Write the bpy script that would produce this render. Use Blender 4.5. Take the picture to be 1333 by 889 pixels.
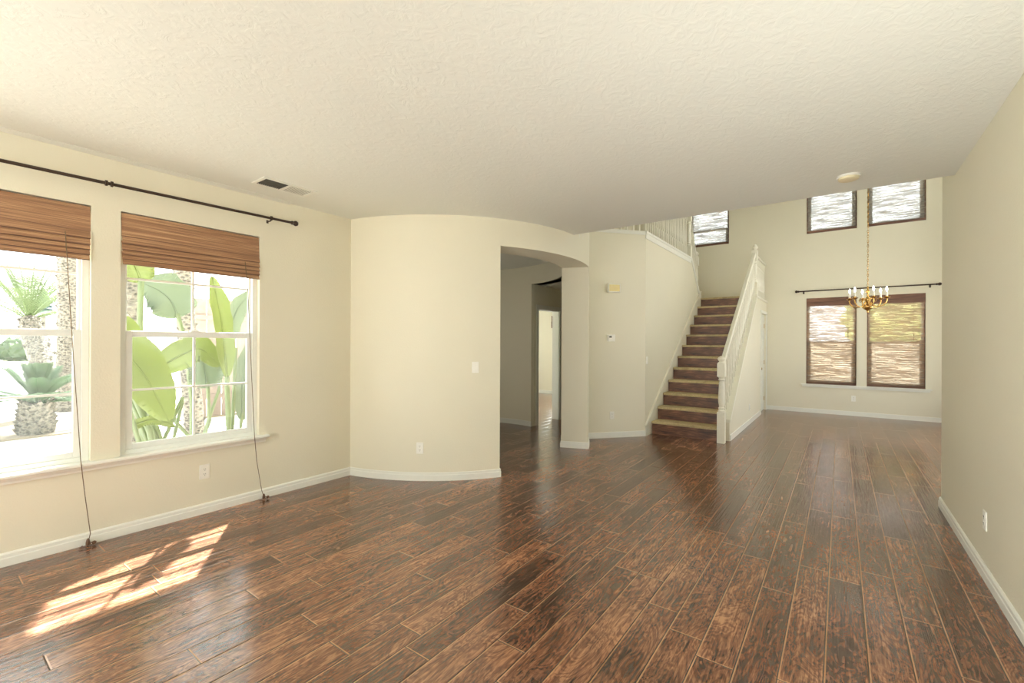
import bpy, bmesh, math, random
from mathutils import Vector, Matrix, Euler
random.seed(7)
R_ = math.radians
scene = bpy.context.scene
COL = scene.collection
for o in list(bpy.data.objects):
    bpy.data.objects.remove(o)

# ------------------------------------------------------------------ camera
cam_d = bpy.data.cameras.new('camera')
cam_d.sensor_width = 36.0
cam_d.lens = 584.7 / 1333 * 36
cam_d.shift_y = 2.9 / 1333
cam_d.clip_start = 0.05
cam_d.clip_end = 500
cam = bpy.data.objects.new('camera', cam_d)
COL.objects.link(cam)
_F = Vector((-0.58966743, 0.80764616, 0.0)); _Rt = Vector((0.80763999, 0.58966293, 0.00390826)); _U = Vector((-0.00315649, -0.00230457, 0.99999236))
cam.matrix_world = Matrix(((_Rt.x, _U.x, -_F.x, 0), (_Rt.y, _U.y, -_F.y, 0), (_Rt.z, _U.z, -_F.z, 1.4126), (0, 0, 0, 1)))
scene.camera = cam

# ------------------------------------------------------------------ world, sun, big lights, exposure
SKY = 5.2
SUN = 75.0
world = bpy.data.worlds.new('world'); scene.world = world
world.use_nodes = True
bg = world.node_tree.nodes['Background']
bg.inputs[0].default_value = (0.94, 0.985, 0.99, 1); bg.inputs[1].default_value = SKY
sun_d = bpy.data.lights.new('sun', 'SUN'); sun_d.energy = SUN; sun_d.angle = R_(0.8); sun_d.color = (1.0, 0.985, 0.96)
sun = bpy.data.objects.new('sun', sun_d); COL.objects.link(sun)
sun.rotation_euler = Vector((0.55, -0.369, -1.0)).to_track_quat('-Z', 'Y').to_euler()
sun.location = (-6, 4, 12)

def area(name, loc, target_dir, sx, sy, energy, color=(1, 1, 1), portal=False):
    d = bpy.data.lights.new(name, 'AREA'); d.shape = 'RECTANGLE'; d.size = sx; d.size_y = sy; d.energy = energy; d.color = color
    o = bpy.data.objects.new(name, d); COL.objects.link(o); o.location = loc
    o.rotation_euler = Vector(target_dir).to_track_quat('-Z', 'Y').to_euler()
    if portal:
        d.cycles.is_portal = True
    return o
# daylight through the glass doors in the wall behind the camera
area('daylight_rear_doors', (-1.7, -2.72, 1.25), (0, 1, 0.0), 3.6, 2.0, 14, (0.97, 0.985, 1.0))
# added out-of-view fill lamps brightening the ceiling and the right wall
area('bounce_fill', (-1.7, -1.7, 0.7), (0.0, 0.35, 1), 0.9, 0.9, 16, (0.95, 0.98, 1.0))
area('bounce_fill', (0.3, 1.1, 0.6), (0.3, 1.0, 0.9), 0.5, 0.5, 38, (0.95, 0.98, 1.0))
area('fill_dining_side', (2.42, 8.3, 1.5), (-1, 0, 0), 3.0, 1.8, 6, (0.98, 0.985, 1.0))  # added fill lamp for the dining space, side opening invented for it
area('fill_upper_side', (2.42, 8.3, 4.2), (-1, 0, 0), 3.0, 1.2, 5, (0.98, 0.985, 1.0))  # added fill lamp for the upper void, its opening invented too
area('fill_entry', (-5.85, 4.3, 1.4), (1, 0.45, 0), 0.5, 1.6, 9, (1.0, 0.98, 0.93))  # added fill lamp inside the closed round entry
area('daylight_fill_far_room', (-6.0, 11.1, 1.5), (0, -1, 0), 1.0, 1.2, 120, (0.9, 0.98, 1.0))
area('daylight_fill_far_room', (-8.9, 8.2, 1.5), (1, 0.75, 0), 1.2, 1.2, 50, (0.9, 0.98, 1.0))  # added fill lamp for the visible far wall, no window on this side
area('portal_window', (-4.42, 0.318, 1.3), (1, 0, 0), 0.97, 1.78, 1, portal=True)
area('portal_window', (-4.42, 1.449, 1.3), (1, 0, 0), 0.97, 1.78, 1, portal=True)
area('portal_window', (-4.42, -0.812, 1.47), (1, 0, 0), 0.97, 1.78, 1, portal=True)
area('portal_window', (-4.42, -1.942, 1.47), (1, 0, 0), 0.97, 1.78, 1, portal=True)

vs = scene.view_settings
scene.display_settings.display_device = 'sRGB'
vs.view_transform = 'Standard'
vs.look = 'None'
vs.exposure = -0.06
vs.gamma = 1.0
vs.use_curve_mapping = False
scene.cycles.max_bounces = 10
scene.cycles.diffuse_bounces = 6
scene.cycles.transparent_max_bounces = 16
scene.cycles.sample_clamp_indirect = 6.0
scene.cycles.caustics_reflective = False
scene.cycles.caustics_refractive = False
scene.cycles.use_denoising = True

# ------------------------------------------------------------------ material helpers
def srgb(r, g, b):
    f = lambda c: (c / 255 / 12.92) if c / 255 <= 0.04045 else ((c / 255 + 0.055) / 1.055) ** 2.4
    return (f(r), f(g), f(b), 1.0)

class NT:
    def __init__(s, name):
        s.m = bpy.data.materials.new(name); s.m.use_nodes = True
        s.t = s.m.node_tree; s.n = s.t.nodes; s.l = s.t.links
        s.bsdf = s.n['Principled BSDF']; s.out = s.n['Material Output']
    def node(s, typ, **kw):
        x = s.n.new(typ)
        for k, v in kw.items(): setattr(x, k, v)
        return x
    def put(s, sock, v):
        if isinstance(v, bpy.types.NodeSocket): s.l.new(v, sock)
        else: sock.default_value = v
    def math(s, op, a, b=None, c=None, clamp=False):
        x = s.node('ShaderNodeMath', operation=op, use_clamp=clamp)
        s.put(x.inputs[0], a)
        if b is not None: s.put(x.inputs[1], b)
        if c is not None: s.put(x.inputs[2], c)
        return x.outputs[0]
    def coord(s):
        return s.node('ShaderNodeTexCoord').outputs['Object']
    def world_pos(s):
        return s.node('ShaderNodeNewGeometry').outputs['Position']
    def sep(s, v):
        x = s.node('ShaderNodeSeparateXYZ'); s.l.new(v, x.inputs[0]); return x.outputs
    def comb(s, a, b, c):
        x = s.node('ShaderNodeCombineXYZ'); s.put(x.inputs[0], a); s.put(x.inputs[1], b); s.put(x.inputs[2], c); return x.outputs[0]
    def noise(s, vec, scale, detail=2.0, rough=0.5, dist=0.0):
        x = s.node('ShaderNodeTexNoise'); s.put(x.inputs['Vector'], vec)
        x.inputs['Scale'].default_value = scale; x.inputs['Detail'].default_value = detail; x.inputs['Roughness'].default_value = rough; x.inputs['Distortion'].default_value = dist
        return x.outputs[0]
    def scale(s, vec, sc):
        x = s.node('ShaderNodeVectorMath', operation='MULTIPLY'); s.l.new(vec, x.inputs[0]); x.inputs[1].default_value = sc; return x.outputs[0]
    def ramp(s, fac, stops, interp='LINEAR'):
        x = s.node('ShaderNodeValToRGB'); s.l.new(fac, x.inputs[0]); cr = x.color_ramp; cr.interpolation = interp
        while len(cr.elements) < len(stops): cr.elements.new(0.5)
        for e, (p, c) in zip(cr.elements, stops):
            e.position = p; e.color = c if len(c) == 4 else (*c, 1)
        return x.outputs[0]
    def mix(s, fac, a, b, mode='MIX'):
        x = s.node('ShaderNodeMix', data_type='RGBA', blend_type=mode)
        s.put(x.inputs[0], fac); s.put(x.inputs[6], a); s.put(x.inputs[7], b); return x.outputs[2]
    def bump(s, h, strength, dist=0.01, normal=None):
        x = s.node('ShaderNodeBump'); s.l.new(h, x.inputs['Height']); x.inputs['Strength'].default_value = strength; x.inputs['Distance'].default_value = dist
        if normal is not None: s.l.new(normal, x.inputs['Normal'])
        s.l.new(x.outputs[0], s.bsdf.inputs['Normal']); return x.outputs[0]
    def base(s, v): s.put(s.bsdf.inputs['Base Color'], v)
    def rough(s, v): s.put(s.bsdf.inputs['Roughness'], v)

def simple(name, col, rough=0.5, metal=0.0, var=0.06, nscale=30.0, bump=0.0):
    k = NT(name)
    n = k.noise(k.coord(), nscale, 3)
    dark = tuple(c * (1 - var) for c in col[:3]) + (1,)
    lite = tuple(min(1, c * (1 + var)) for c in col[:3]) + (1,)
    k.base(k.ramp(n, [(0.3, dark), (0.7, lite)]))
    k.rough(rough); k.bsdf.inputs['Metallic'].default_value = metal
    if bump: k.bump(n, bump, 0.004)
    return k.m

WALL = srgb(225, 220, 199)
def wall_mat(name, col):
    k = NT(name)
    c = k.world_pos()
    n = k.noise(c, 90, 3, 0.6)
    big = k.noise(c, 1.3, 3)
    k.base(k.ramp(big, [(0.3, tuple(x * 0.985 for x in col[:3])), (0.7, tuple(min(1, x * 1.01) for x in col[:3]))]))
    k.rough(0.55)
    k.bsdf.inputs['Specular IOR Level'].default_value = 0.3
    k.bump(n, 0.22, 0.006)
    return k.m
M = {}
M['wall'] = wall_mat('wall_paint', WALL)
def ceil_mat():
    k = NT('ceiling_texture')
    c = k.world_pos()
    n1 = k.noise(k.scale(c, (1.0, 0.7, 1.0)), 17, 4, 0.6, 1.6)
    n2 = k.noise(c, 5, 3, 0.6, 2.0)
    h = k.math('ADD', k.ramp(n1, [(0.42, (0, 0, 0)), (0.62, (1, 1, 1))]), k.math('MULTIPLY', n2, 0.5))
    k.base(srgb(229, 230, 221)); k.rough(0.85); k.bsdf.inputs['Specular IOR Level'].default_value = 0.1
    k.bump(h, 0.16, 0.006)
    return k.m
M['ceiling'] = ceil_mat()
M['trim'] = simple('white_trim_paint', srgb(232, 232, 222), 0.4, var=0.015)
M['vinyl'] = simple('white_window_vinyl', srgb(232, 234, 228), 0.35, var=0.01)
M['rail_white'] = simple('white_railing_paint', srgb(235, 232, 215), 0.4, var=0.02)
M['plate'] = simple('white_plastic', srgb(240, 238, 228), 0.35, var=0.01)
M['slot'] = simple('dark_slot', srgb(70, 66, 58), 0.6)
M['cream'] = simple('cream_plastic', srgb(222, 206, 150), 0.5, var=0.03)
M['bronze'] = simple('dark_bronze', srgb(62, 48, 38), 0.38, 0.6, var=0.15, nscale=40)
M['brass'] = simple('polished_brass', srgb(196, 158, 92), 0.25, 1.0, var=0.08)
M['cord'] = simple('brown_cord', srgb(105, 88, 66), 0.8, var=0.2)
M['tassel'] = simple('wood_tassel', srgb(92, 60, 36), 0.5, var=0.2)
M['vent_shade'] = simple('vent_shade_tone', srgb(70, 68, 58), 0.8)  # dark tone painted for the shade between the vent slats
M['tread'] = None
def tread_mat():
    k = NT('worn_tread_carpet')
    c = k.world_pos()
    n = k.noise(c, 160, 4, 0.7)
    b = k.noise(c, 9, 3)
    col = k.mix(k.ramp(n, [(0.35, (0, 0, 0)), (0.65, (1, 1, 1))]), srgb(150, 130, 90), srgb(214, 198, 156))
    col = k.mix(k.ramp(b, [(0.55, (0, 0, 0)), (0.75, (0.5, 0.5, 0.5))]), col, srgb(120, 98, 66))
    k.base(col); k.rough(0.95); k.bump(n, 0.6, 0.006)
    return k.m
M['tread'] = tread_mat()

def wood_floor(name, w=0.158, plen=1.22, x0=-0.051):
    k = NT(name)
    p = k.sep(k.world_pos()); x, y = p[0], p[1]
    xs = k.math('DIVIDE', k.math('SUBTRACT', x, x0), w)
    row = k.math('FLOOR', xs); fx = k.math('SUBTRACT', xs, row)
    wn = k.node('ShaderNodeTexWhiteNoise', noise_dimensions='1D'); k.l.new(row, wn.inputs['W'])
    ys = k.math('ADD', k.math('DIVIDE', y, plen), k.math('MULTIPLY', wn.outputs[0], 7.31))
    cl = k.math('FLOOR', ys); fy = k.math('SUBTRACT', ys, cl)
    wn2 = k.node('ShaderNodeTexWhiteNoise', noise_dimensions='2D'); k.l.new(k.comb(row, cl, 0.0), wn2.inputs['Vector'])
    rnd = wn2.outputs[0]
    z = k.math('MULTIPLY', rnd, 37.0)
    # large figure: cathedral grain and burl
    warp = k.noise(k.comb(k.math('MULTIPLY', x, 9.0), k.math('MULTIPLY', y, 2.6), z), 1.0, 4, 0.6, 0.9)
    rings = k.math('SINE', k.math('ADD', k.math('MULTIPLY', warp, 62.0), k.math('MULTIPLY', x, 40.0)))
    rings = k.math('MULTIPLY_ADD', rings, 0.5, 0.5)
    fine = k.noise(k.comb(k.math('MULTIPLY', x, 105.0), k.math('MULTIPLY', y, 4.5), z), 1.0, 4, 0.65, 0.4)
    blot = k.noise(k.comb(k.math('MULTIPLY', x, 5.0), k.math('MULTIPLY', y, 2.2), z), 1.0, 3, 0.55, 0.4)
    burl = k.noise(k.comb(k.math('MULTIPLY', x, 36.0), k.math('MULTIPLY', y, 11.0), z), 1.0, 4, 0.65, 1.8)
    g = k.math('ADD', k.math('MULTIPLY', rings, 0.15), k.math('MULTIPLY', fine, 0.66))
    g = k.math('ADD', g, k.math('MULTIPLY', burl, 0.26))
    g = k.math('ADD', g, k.math('MULTIPLY', k.math('SUBTRACT', blot, 0.5), 0.42))
    g = k.math('ADD', g, k.math('MULTIPLY', k.math('SUBTRACT', rnd, 0.5), 0.16))
    col = k.ramp(g, [(0.32, srgb(46, 29, 21)), (0.46, srgb(84, 54, 39)), (0.60, srgb(118, 79, 57)), (0.78, srgb(166, 120, 88))])
    dx = k.math('MULTIPLY', k.math('MINIMUM', fx, k.math('SUBTRACT', 1.0, fx)), w)
    dy = k.math('MULTIPLY', k.math('MINIMUM', fy, k.math('SUBTRACT', 1.0, fy)), plen)
    d = k.math('MINIMUM', dx, dy)
    edge = k.math('LESS_THAN', k.math('MINIMUM', k.math('MULTIPLY', fx, w), k.math('MULTIPLY', fy, plen)), 0.006)
    seam = k.math('LESS_THAN', k.math('MINIMUM', k.math('MULTIPLY', k.math('SUBTRACT', 1.0, fx), w), k.math('MULTIPLY', k.math('SUBTRACT', 1.0, fy), plen)), 0.0042)
    col = k.mix(k.math('MULTIPLY', edge, 0.62), col, srgb(186, 142, 104))  # pale strip paints a highlight along the bevelled plank edges
    col = k.mix(seam, col, srgb(36, 22, 15))
    k.base(col)
    k.rough(k.math('MULTIPLY_ADD', fine, 0.14, 0.10))
    k.bsdf.inputs['Specular IOR Level'].default_value = 0.95
    ridges = k.noise(k.comb(k.math('MULTIPLY', x, 42.0), k.math('MULTIPLY', y, 1.6), z), 1.0, 1.5, 0.5, 1.2)
    h = k.math('ADD', k.math('MULTIPLY', ridges, 1.5), k.math('MULTIPLY', k.math('MINIMUM', k.math('DIVIDE', d, 0.006), 1.0), 1.2))
    h = k.math('ADD', h, k.math('MULTIPLY', burl, 0.25))
    k.bump(h, 0.24, 0.004)
    return k.m
M['floor'] = wood_floor('hand_scraped_laminate')
def riser_mat():
    k = NT('dark_riser_laminate')
    c = k.coord()
    f = k.noise(k.scale(c, (5, 40, 90)), 1.0, 4, 0.65, 0.6)
    b = k.noise(k.scale(c, (4, 4, 14)), 1.0, 3)
    g = k.math('ADD', k.math('MULTIPLY', f, 0.6), k.math('MULTIPLY', b, 0.4))
    k.base(k.ramp(g, [(0.36, srgb(48, 28, 18)), (0.5, srgb(96, 60, 40)), (0.62, srgb(150, 104, 74))]))
    k.rough(0.4); k.bump(f, 0.15, 0.003)
    return k.m
M['riser'] = riser_mat()

def reed_mat(name, cols, nx=3.0, nz=150.0):
    k = NT(name); c = k.coord()
    n = k.noise(k.scale(c, (nx, nx, nz)), 1.0, 4, 0.6, 0.3)
    b = k.noise(k.scale(c, (nx * 0.4, 1, nz * 0.18)), 1.0, 2)
    g = k.math('ADD', k.math('MULTIPLY', n, 0.65), k.math('MULTIPLY', b, 0.35))
    k.base(k.ramp(g, [(0.32, cols[0]), (0.5, cols[1]), (0.66, cols[2])]))
    k.rough(0.6); k.bump(n, 0.5, 0.004)
    return k.m
M['reed'] = reed_mat('woven_brown_reed', [srgb(74, 48, 32), srgb(136, 98, 68), srgb(196, 158, 118)], 2.0, 330.0)
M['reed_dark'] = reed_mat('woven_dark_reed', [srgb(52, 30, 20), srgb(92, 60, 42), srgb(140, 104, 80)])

def shade_mat(name, gap_lo, gap_hi, col, trans_w):
    """loosely woven reeds: gaps let the sky through, reeds are thin and translucent"""
    k = NT(name); c = k.coord()
    n = k.noise(k.scale(c, (3.2, 1.0, 58.0)), 1.0, 3, 0.7, 0.0)
    b = k.noise(k.scale(c, (1.5, 1.0, 9.0)), 1.0, 2)
    g = k.math('ADD', k.math('MULTIPLY', n, 0.8), k.math('MULTIPLY', b, 0.2))
    gap = k.ramp(g, [(0.38, (gap_lo,) * 3), (0.60, (gap_hi,) * 3)])
    tr = k.node('ShaderNodeBsdfTransparent')
    tl = k.node('ShaderNodeBsdfTranslucent'); tl.inputs[0].default_value = col
    df = k.node('ShaderNodeBsdfDiffuse'); df.inputs[0].default_value = col
    m1 = k.node('ShaderNodeMixShader'); m1.inputs[0].default_value = trans_w
    k.l.new(df.outputs[0], m1.inputs[1]); k.l.new(tl.outputs[0], m1.inputs[2])
    m2 = k.node('ShaderNodeMixShader'); k.l.new(gap, m2.inputs[0])
    k.l.new(m1.outputs[0], m2.inputs[1]); k.l.new(tr.outputs[0], m2.inputs[2])
    k.l.new(m2.outputs[0], k.out.inputs[0])
    return k.m
M['shade_low'] = shade_mat('loose_reed_shade', 0.04, 0.62, srgb(160, 138, 116), 0.4)
M['shade_high'] = shade_mat('loose_reed_shade_high', 0.06, 0.62, srgb(150, 144, 134), 0.35)

def glass_mat():
    k = NT('window_glass')
    tr = k.node('ShaderNodeBsdfTransparent'); tr.inputs[0].default_value = (0.97, 0.985, 0.975, 1)
    gl = k.node('ShaderNodeBsdfGlossy'); gl.inputs['Roughness'].default_value = 0.02
    lw = k.node('ShaderNodeLayerWeight'); lw.inputs[0].default_value = 0.5
    n = k.noise(k.coord(), 4, 2)
    f = k.math('MULTIPLY', k.math('MULTIPLY_ADD', k.math('POWER', lw.outputs['Facing'], 5.0), 0.96, 0.04), k.math('MULTIPLY_ADD', n, 0.2, 0.8))
    mx = k.node('ShaderNodeMixShader'); k.l.new(f, mx.inputs[0]); k.l.new(tr.outputs[0], mx.inputs[1]); k.l.new(gl.outputs[0], mx.inputs[2])
    k.l.new(mx.outputs[0], k.out.inputs[0])
    return k.m
M['glass'] = glass_mat()
def screen_mat():
    k = NT('insect_screen')
    tr = k.node('ShaderNodeBsdfTransparent'); df = k.node('ShaderNodeBsdfDiffuse'); df.inputs[0].default_value = srgb(100, 104, 102)
    tl = k.node('ShaderNodeBsdfTranslucent'); tl.inputs[0].default_value = srgb(100, 104, 102)
    n = k.noise(k.coord(), 5, 2)
    ad = k.node('ShaderNodeMixShader'); ad.inputs[0].default_value = 0.5; k.l.new(df.outputs[0], ad.inputs[1]); k.l.new(tl.outputs[0], ad.inputs[2])
    mx = k.node('ShaderNodeMixShader'); k.l.new(k.math('MULTIPLY_ADD', n, 0.05, 0.07), mx.inputs[0]); k.l.new(tr.outputs[0], mx.inputs[1]); k.l.new(ad.outputs[0], mx.inputs[2])
    k.l.new(mx.outputs[0], k.out.inputs[0])
    return k.m
M['screen'] = screen_mat()
def bulb_mat():
    k = NT('lit_bulb'); n = k.noise(k.coord(), 40, 1)
    k.base((1, 1, 1, 1)); k.bsdf.inputs['Emission Color'].default_value = (1.0, 0.93, 0.82, 1)
    k.put(k.bsdf.inputs['Emission Strength'], k.math('MULTIPLY_ADD', n, 3.0, 22.0))
    return k.m
M['bulb'] = bulb_mat()

def leaf_mat(name, a, b, c2):
    k = NT(name); c = k.coord()
    n = k.noise(c, 3, 3); f = k.noise(k.scale(c, (60, 60, 60)), 1.0, 2)
    col = k.mix(n, a, b); col = k.mix(k.math('MULTIPLY', f, 0.4), col, c2)
    df = k.node('ShaderNodeBsdfDiffuse'); tl = k.node('ShaderNodeBsdfTranslucent'); gl = k.node('ShaderNodeBsdfGlossy'); gl.inputs['Roughness'].default_value = 0.45
    k.l.new(col, df.inputs[0]); k.l.new(col, tl.inputs[0])
    m1 = k.node('ShaderNodeMixShader'); m1.inputs[0].default_value = 0.4; k.l.new(df.outputs[0], m1.inputs[1]); k.l.new(tl.outputs[0], m1.inputs[2])
    m2 = k.node('ShaderNodeMixShader'); m2.inputs[0].default_value = 0.05; k.l.new(m1.outputs[0], m2.inputs[1]); k.l.new(gl.outputs[0], m2.inputs[2])
    k.l.new(m2.outputs[0], k.out.inputs[0])
    return k.m
M['banana'] = leaf_mat('banana_leaf', srgb(108, 122, 56), srgb(128, 138, 74), srgb(92, 108, 46))
M['banana_grey'] = leaf_mat('greyish_leaf', srgb(104, 118, 98), srgb(124, 134, 114), srgb(88, 106, 86))
M['stalk'] = leaf_mat('leaf_stalk', srgb(100, 118, 80), srgb(128, 136, 104), srgb(88, 100, 64))
M['palm_leaf'] = leaf_mat('palm_frond', srgb(88, 108, 66), srgb(118, 132, 84), srgb(74, 98, 56))
M['sago_leaf'] = leaf_mat('sago_frond', srgb(70, 96, 70), srgb(92, 116, 84), srgb(58, 84, 56))
M['tree_leaf'] = leaf_mat('light_tree_leaf', srgb(150, 160, 96), srgb(176, 182, 122), srgb(130, 142, 84))
M['hedge'] = leaf_mat('hedge_leaf', srgb(70, 92, 60), srgb(98, 116, 78), srgb(58, 78, 50))
M['conifer'] = leaf_mat('blue_conifer', srgb(78, 104, 118), srgb(104, 128, 140), srgb(66, 92, 106))
def trunk_mat():
    k = NT('palm_bark'); c = k.coord()
    v = k.node('ShaderNodeTexVoronoi'); k.l.new(k.scale(c, (1, 1, 1.6)), v.inputs['Vector']); v.inputs['Scale'].default_value = 16
    n = k.noise(c, 30, 4)
    g = k.math('ADD', k.math('MULTIPLY', v.outputs[0], 0.9), k.math('MULTIPLY', n, 0.5))
    k.base(k.ramp(g, [(0.25, srgb(38, 36, 32)), (0.5, srgb(78, 74, 68)), (0.8, srgb(118, 112, 102))])); k.rough(0.95); k.bump(g, 1.0, 0.03)
    return k.m
M['bark'] = trunk_mat()
M['ground'] = simple('pale_concrete', srgb(205, 202, 196), 0.9, var=0.05, nscale=3)
M['lawn'] = simple('dry_lawn', srgb(120, 128, 92), 0.95, var=0.25, nscale=20)
M['mulch'] = simple('mulch_bed', srgb(128, 116, 98), 0.95, var=0.4, nscale=60)
M['fence'] = simple('weathered_fence', srgb(126, 112, 104), 0.9, var=0.15, nscale=12)
M['stucco'] = simple('pale_stucco', srgb(190, 180, 165), 0.9, var=0.05)

# ------------------------------------------------------------------ mesh helpers
class MB:
    def __init__(s): s.v = []; s.f = []
    def add(s, verts, faces):
        o = len(s.v); s.v += [tuple(v) for v in verts]; s.f += [tuple(i + o for i in f) for f in faces]; return s
    def box(s, a, b):
        x0, y0, z0 = (min(a[i], b[i]) for i in range(3)); x1, y1, z1 = (max(a[i], b[i]) for i in range(3))
        return s.add([(x0, y0, z0), (x1, y0, z0), (x1, y1, z0), (x0, y1, z0), (x0, y0, z1), (x1, y0, z1), (x1, y1, z1), (x0, y1, z1)],
                     [(0, 3, 2, 1), (4, 5, 6, 7), (0, 1, 5, 4), (1, 2, 6, 5), (2, 3, 7, 6), (3, 0, 4, 7)])
    def prism(s, poly, lo, hi, axis='z'):
        """poly: 2-D loop; extruded along axis (z: poly=(x,y); x: poly=(y,z); y: poly=(x,z))"""
        mk = {'z': lambda p, h: (p[0], p[1], h), 'x': lambda p, h: (h, p[0], p[1]), 'y': lambda p, h: (p[0], h, p[1])}[axis]
        n = len(poly)
        V = [mk(p, lo) for p in poly] + [mk(p, hi) for p in poly]
        F = [tuple(range(n - 1, -1, -1)), tuple(range(n, 2 * n))] + [(i, (i + 1) % n, n + (i + 1) % n, n + i) for i in range(n)]
        return s.add(V, F)
    def tube(s, pts, r, n=8, cap=True):
        pts = [Vector(p) for p in pts]; rs = r if isinstance(r, (list, tuple)) else [r] * len(pts)
        V = []; F = []
        up = None
        for i, p in enumerate(pts):
            t = (pts[min(i + 1, len(pts) - 1)] - pts[max(i - 1, 0)]).normalized()
            if up is None:
                up = Vector((0, 0, 1)) if abs(t.z) < 0.9 else Vector((1, 0, 0))
            a = t.cross(up).normalized(); b = a.cross(t).normalized(); up = b
            for j in range(n):
                th = 2 * math.pi * j / n
                V.append(p + (a * math.cos(th) + b * math.sin(th)) * rs[i])
        for i in range(len(pts) - 1):
            for j in range(n):
                F.append((i * n + j, i * n + (j + 1) % n, (i + 1) * n + (j + 1) % n, (i + 1) * n + j))
        if cap:
            F.append(tuple(range(n - 1, -1, -1))); F.append(tuple((len(pts) - 1) * n + j for j in range(n)))
        return s.add(V, F)
    def lathe(s, prof, c=(0, 0, 0), n=16, mat=None):
        V = []; F = []; m = len(prof)
        for (r, z) in prof:
            for j in range(n):
                th = 2 * math.pi * (j + 0.5) / n
                p = Vector((r * math.cos(th), r * math.sin(th), z))
                if mat is not None: p = mat @ p
                V.append((p.x + c[0], p.y + c[1], p.z + c[2]))
        for i in range(m - 1):
            for j in range(n):
                F.append((i * n + j, i * n + (j + 1) % n, (i + 1) * n + (j + 1) % n, (i + 1) * n + j))
        F.append(tuple(range(n - 1, -1, -1))); F.append(tuple((m - 1) * n + j for j in range(n)))
        return s.add(V, F)
    def build(s, name, mat, parent=None, smooth=None, bevel=0.0, loc=None):
        me = bpy.data.meshes.new(name); me.from_pydata(s.v, [], s.f); me.update()
        bm = bmesh.new(); bm.from_mesh(me); bmesh.ops.recalc_face_normals(bm, faces=bm.faces); bm.to_mesh(me); bm.free()
        if mat is not None: me.materials.append(mat)
        o = bpy.data.objects.new(name, me); COL.objects.link(o)
        if parent is not None: o.parent = parent
        if loc is not None: o.location = loc
        if smooth is not None:
            me.shade_smooth(); me.set_sharp_from_angle(angle=R_(smooth))
        if bevel:
            b = o.modifiers.new('bevel', 'BEVEL'); b.width = bevel; b.segments = 2; b.limit_method = 'ANGLE'; b.angle_limit = R_(40)
        return o

def tag(o, label, cat, group=None, kind=None):
    o['label'] = label; o['category'] = cat
    if group: o['group'] = group
    if kind: o['kind'] = kind
    return o
def empty(name, loc=(0, 0, 0), rz=0.0):
    o = bpy.data.objects.new(name, None); COL.objects.link(o); o.location = loc; o.rotation_euler = (0, 0, rz); o.empty_display_size = 0.1; return o
def struct(o, label, cat):
    return tag(o, label, cat, kind='structure')
def dup(o, parent=None, loc=None):
    c = o.copy(); COL.objects.link(c)
    if parent is not None: c.parent = parent
    if loc is not None: c.location = loc
    return c
def dup_tree(o, loc=None, rz=None, parent=None):
    c = dup(o, parent, loc)
    if rz is not None: c.rotation_euler = (0, 0, rz)
    for ch in list(o.children): dup_tree(ch, parent=c)
    return c

def wall_holes(u0, u1, z0, z1, holes, place, t):
    """wall with rectangular holes; place(u, d, z) -> xyz with d the depth outward"""
    us = sorted({u0, u1, *[h[0] for h in holes], *[h[1] for h in holes]}); zs = sorted({z0, z1, *[h[2] for h in holes], *[h[3] for h in holes]})
    def solid(i, j):
        if i < 0 or j < 0 or i >= len(us) - 1 or j >= len(zs) - 1: return False
        cu = (us[i] + us[i + 1]) / 2; cz = (zs[j] + zs[j + 1]) / 2
        return not any(h[0] < cu < h[1] and h[2] < cz < h[3] for h in holes)
    mb = MB(); idx = {}
    def V(i, j, k):
        if (i, j, k) not in idx:
            idx[(i, j, k)] = len(mb.v); mb.v.append(place(us[i], t * k, zs[j]))
        return idx[(i, j, k)]
    for i in range(len(us) - 1):
        for j in range(len(zs) - 1):
            if not solid(i, j): continue
            mb.f.append((V(i, j, 0), V(i + 1, j, 0), V(i + 1, j + 1, 0), V(i, j + 1, 0)))
            mb.f.append((V(i, j, 1), V(i + 1, j, 1), V(i + 1, j + 1, 1), V(i, j + 1, 1)))
            if not solid(i - 1, j): mb.f.append((V(i, j, 0), V(i, j + 1, 0), V(i, j + 1, 1), V(i, j, 1)))
            if not solid(i + 1, j): mb.f.append((V(i + 1, j, 0), V(i + 1, j + 1, 0), V(i + 1, j + 1, 1), V(i + 1, j, 1)))
            if not solid(i, j - 1): mb.f.append((V(i, j, 0), V(i + 1, j, 0), V(i + 1, j, 1), V(i, j, 1)))
            if not solid(i, j + 1): mb.f.append((V(i, j + 1, 0), V(i + 1, j + 1, 0), V(i + 1, j + 1, 1), V(i, j + 1, 1)))
    return mb

# ------------------------------------------------------------------ dimensions (metres)
XL, XR, YB = -4.243, 0.718, 11.259
H = 2.74; UP = 3.14; TOP = 5.4
RC = (-4.591, 4.813); RO = 1.971; RI = 1.61
YE = 4.855
XS = -2.42                     # stair side wall face
def rc(a, r): return (RC[0] + r * math.cos(R_(a)), RC[1] + r * math.sin(R_(a)))
def ring(mb, a0, a1, r0, r1, z0, z1, step=2.0):
    n = max(2, int(abs(a1 - a0) / step)); A = [a0 + (a1 - a0) * i / n for i in range(n + 1)]
    V = []
    for a in A:
        V += [(*rc(a, r0), z0), (*rc(a, r1), z0), (*rc(a, r1), z1), (*rc(a, r0), z1)]
    F = [(0, 1, 2, 3), (4 * n, 4 * n + 3, 4 * n + 2, 4 * n + 1)]
    for i in range(n):
        o = 4 * i
        for k in range(4):
            F.append((o + k, o + 4 + k, o + 4 + (k + 1) % 4, o + (k + 1) % 4))
    return mb.add(V, F)

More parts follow.
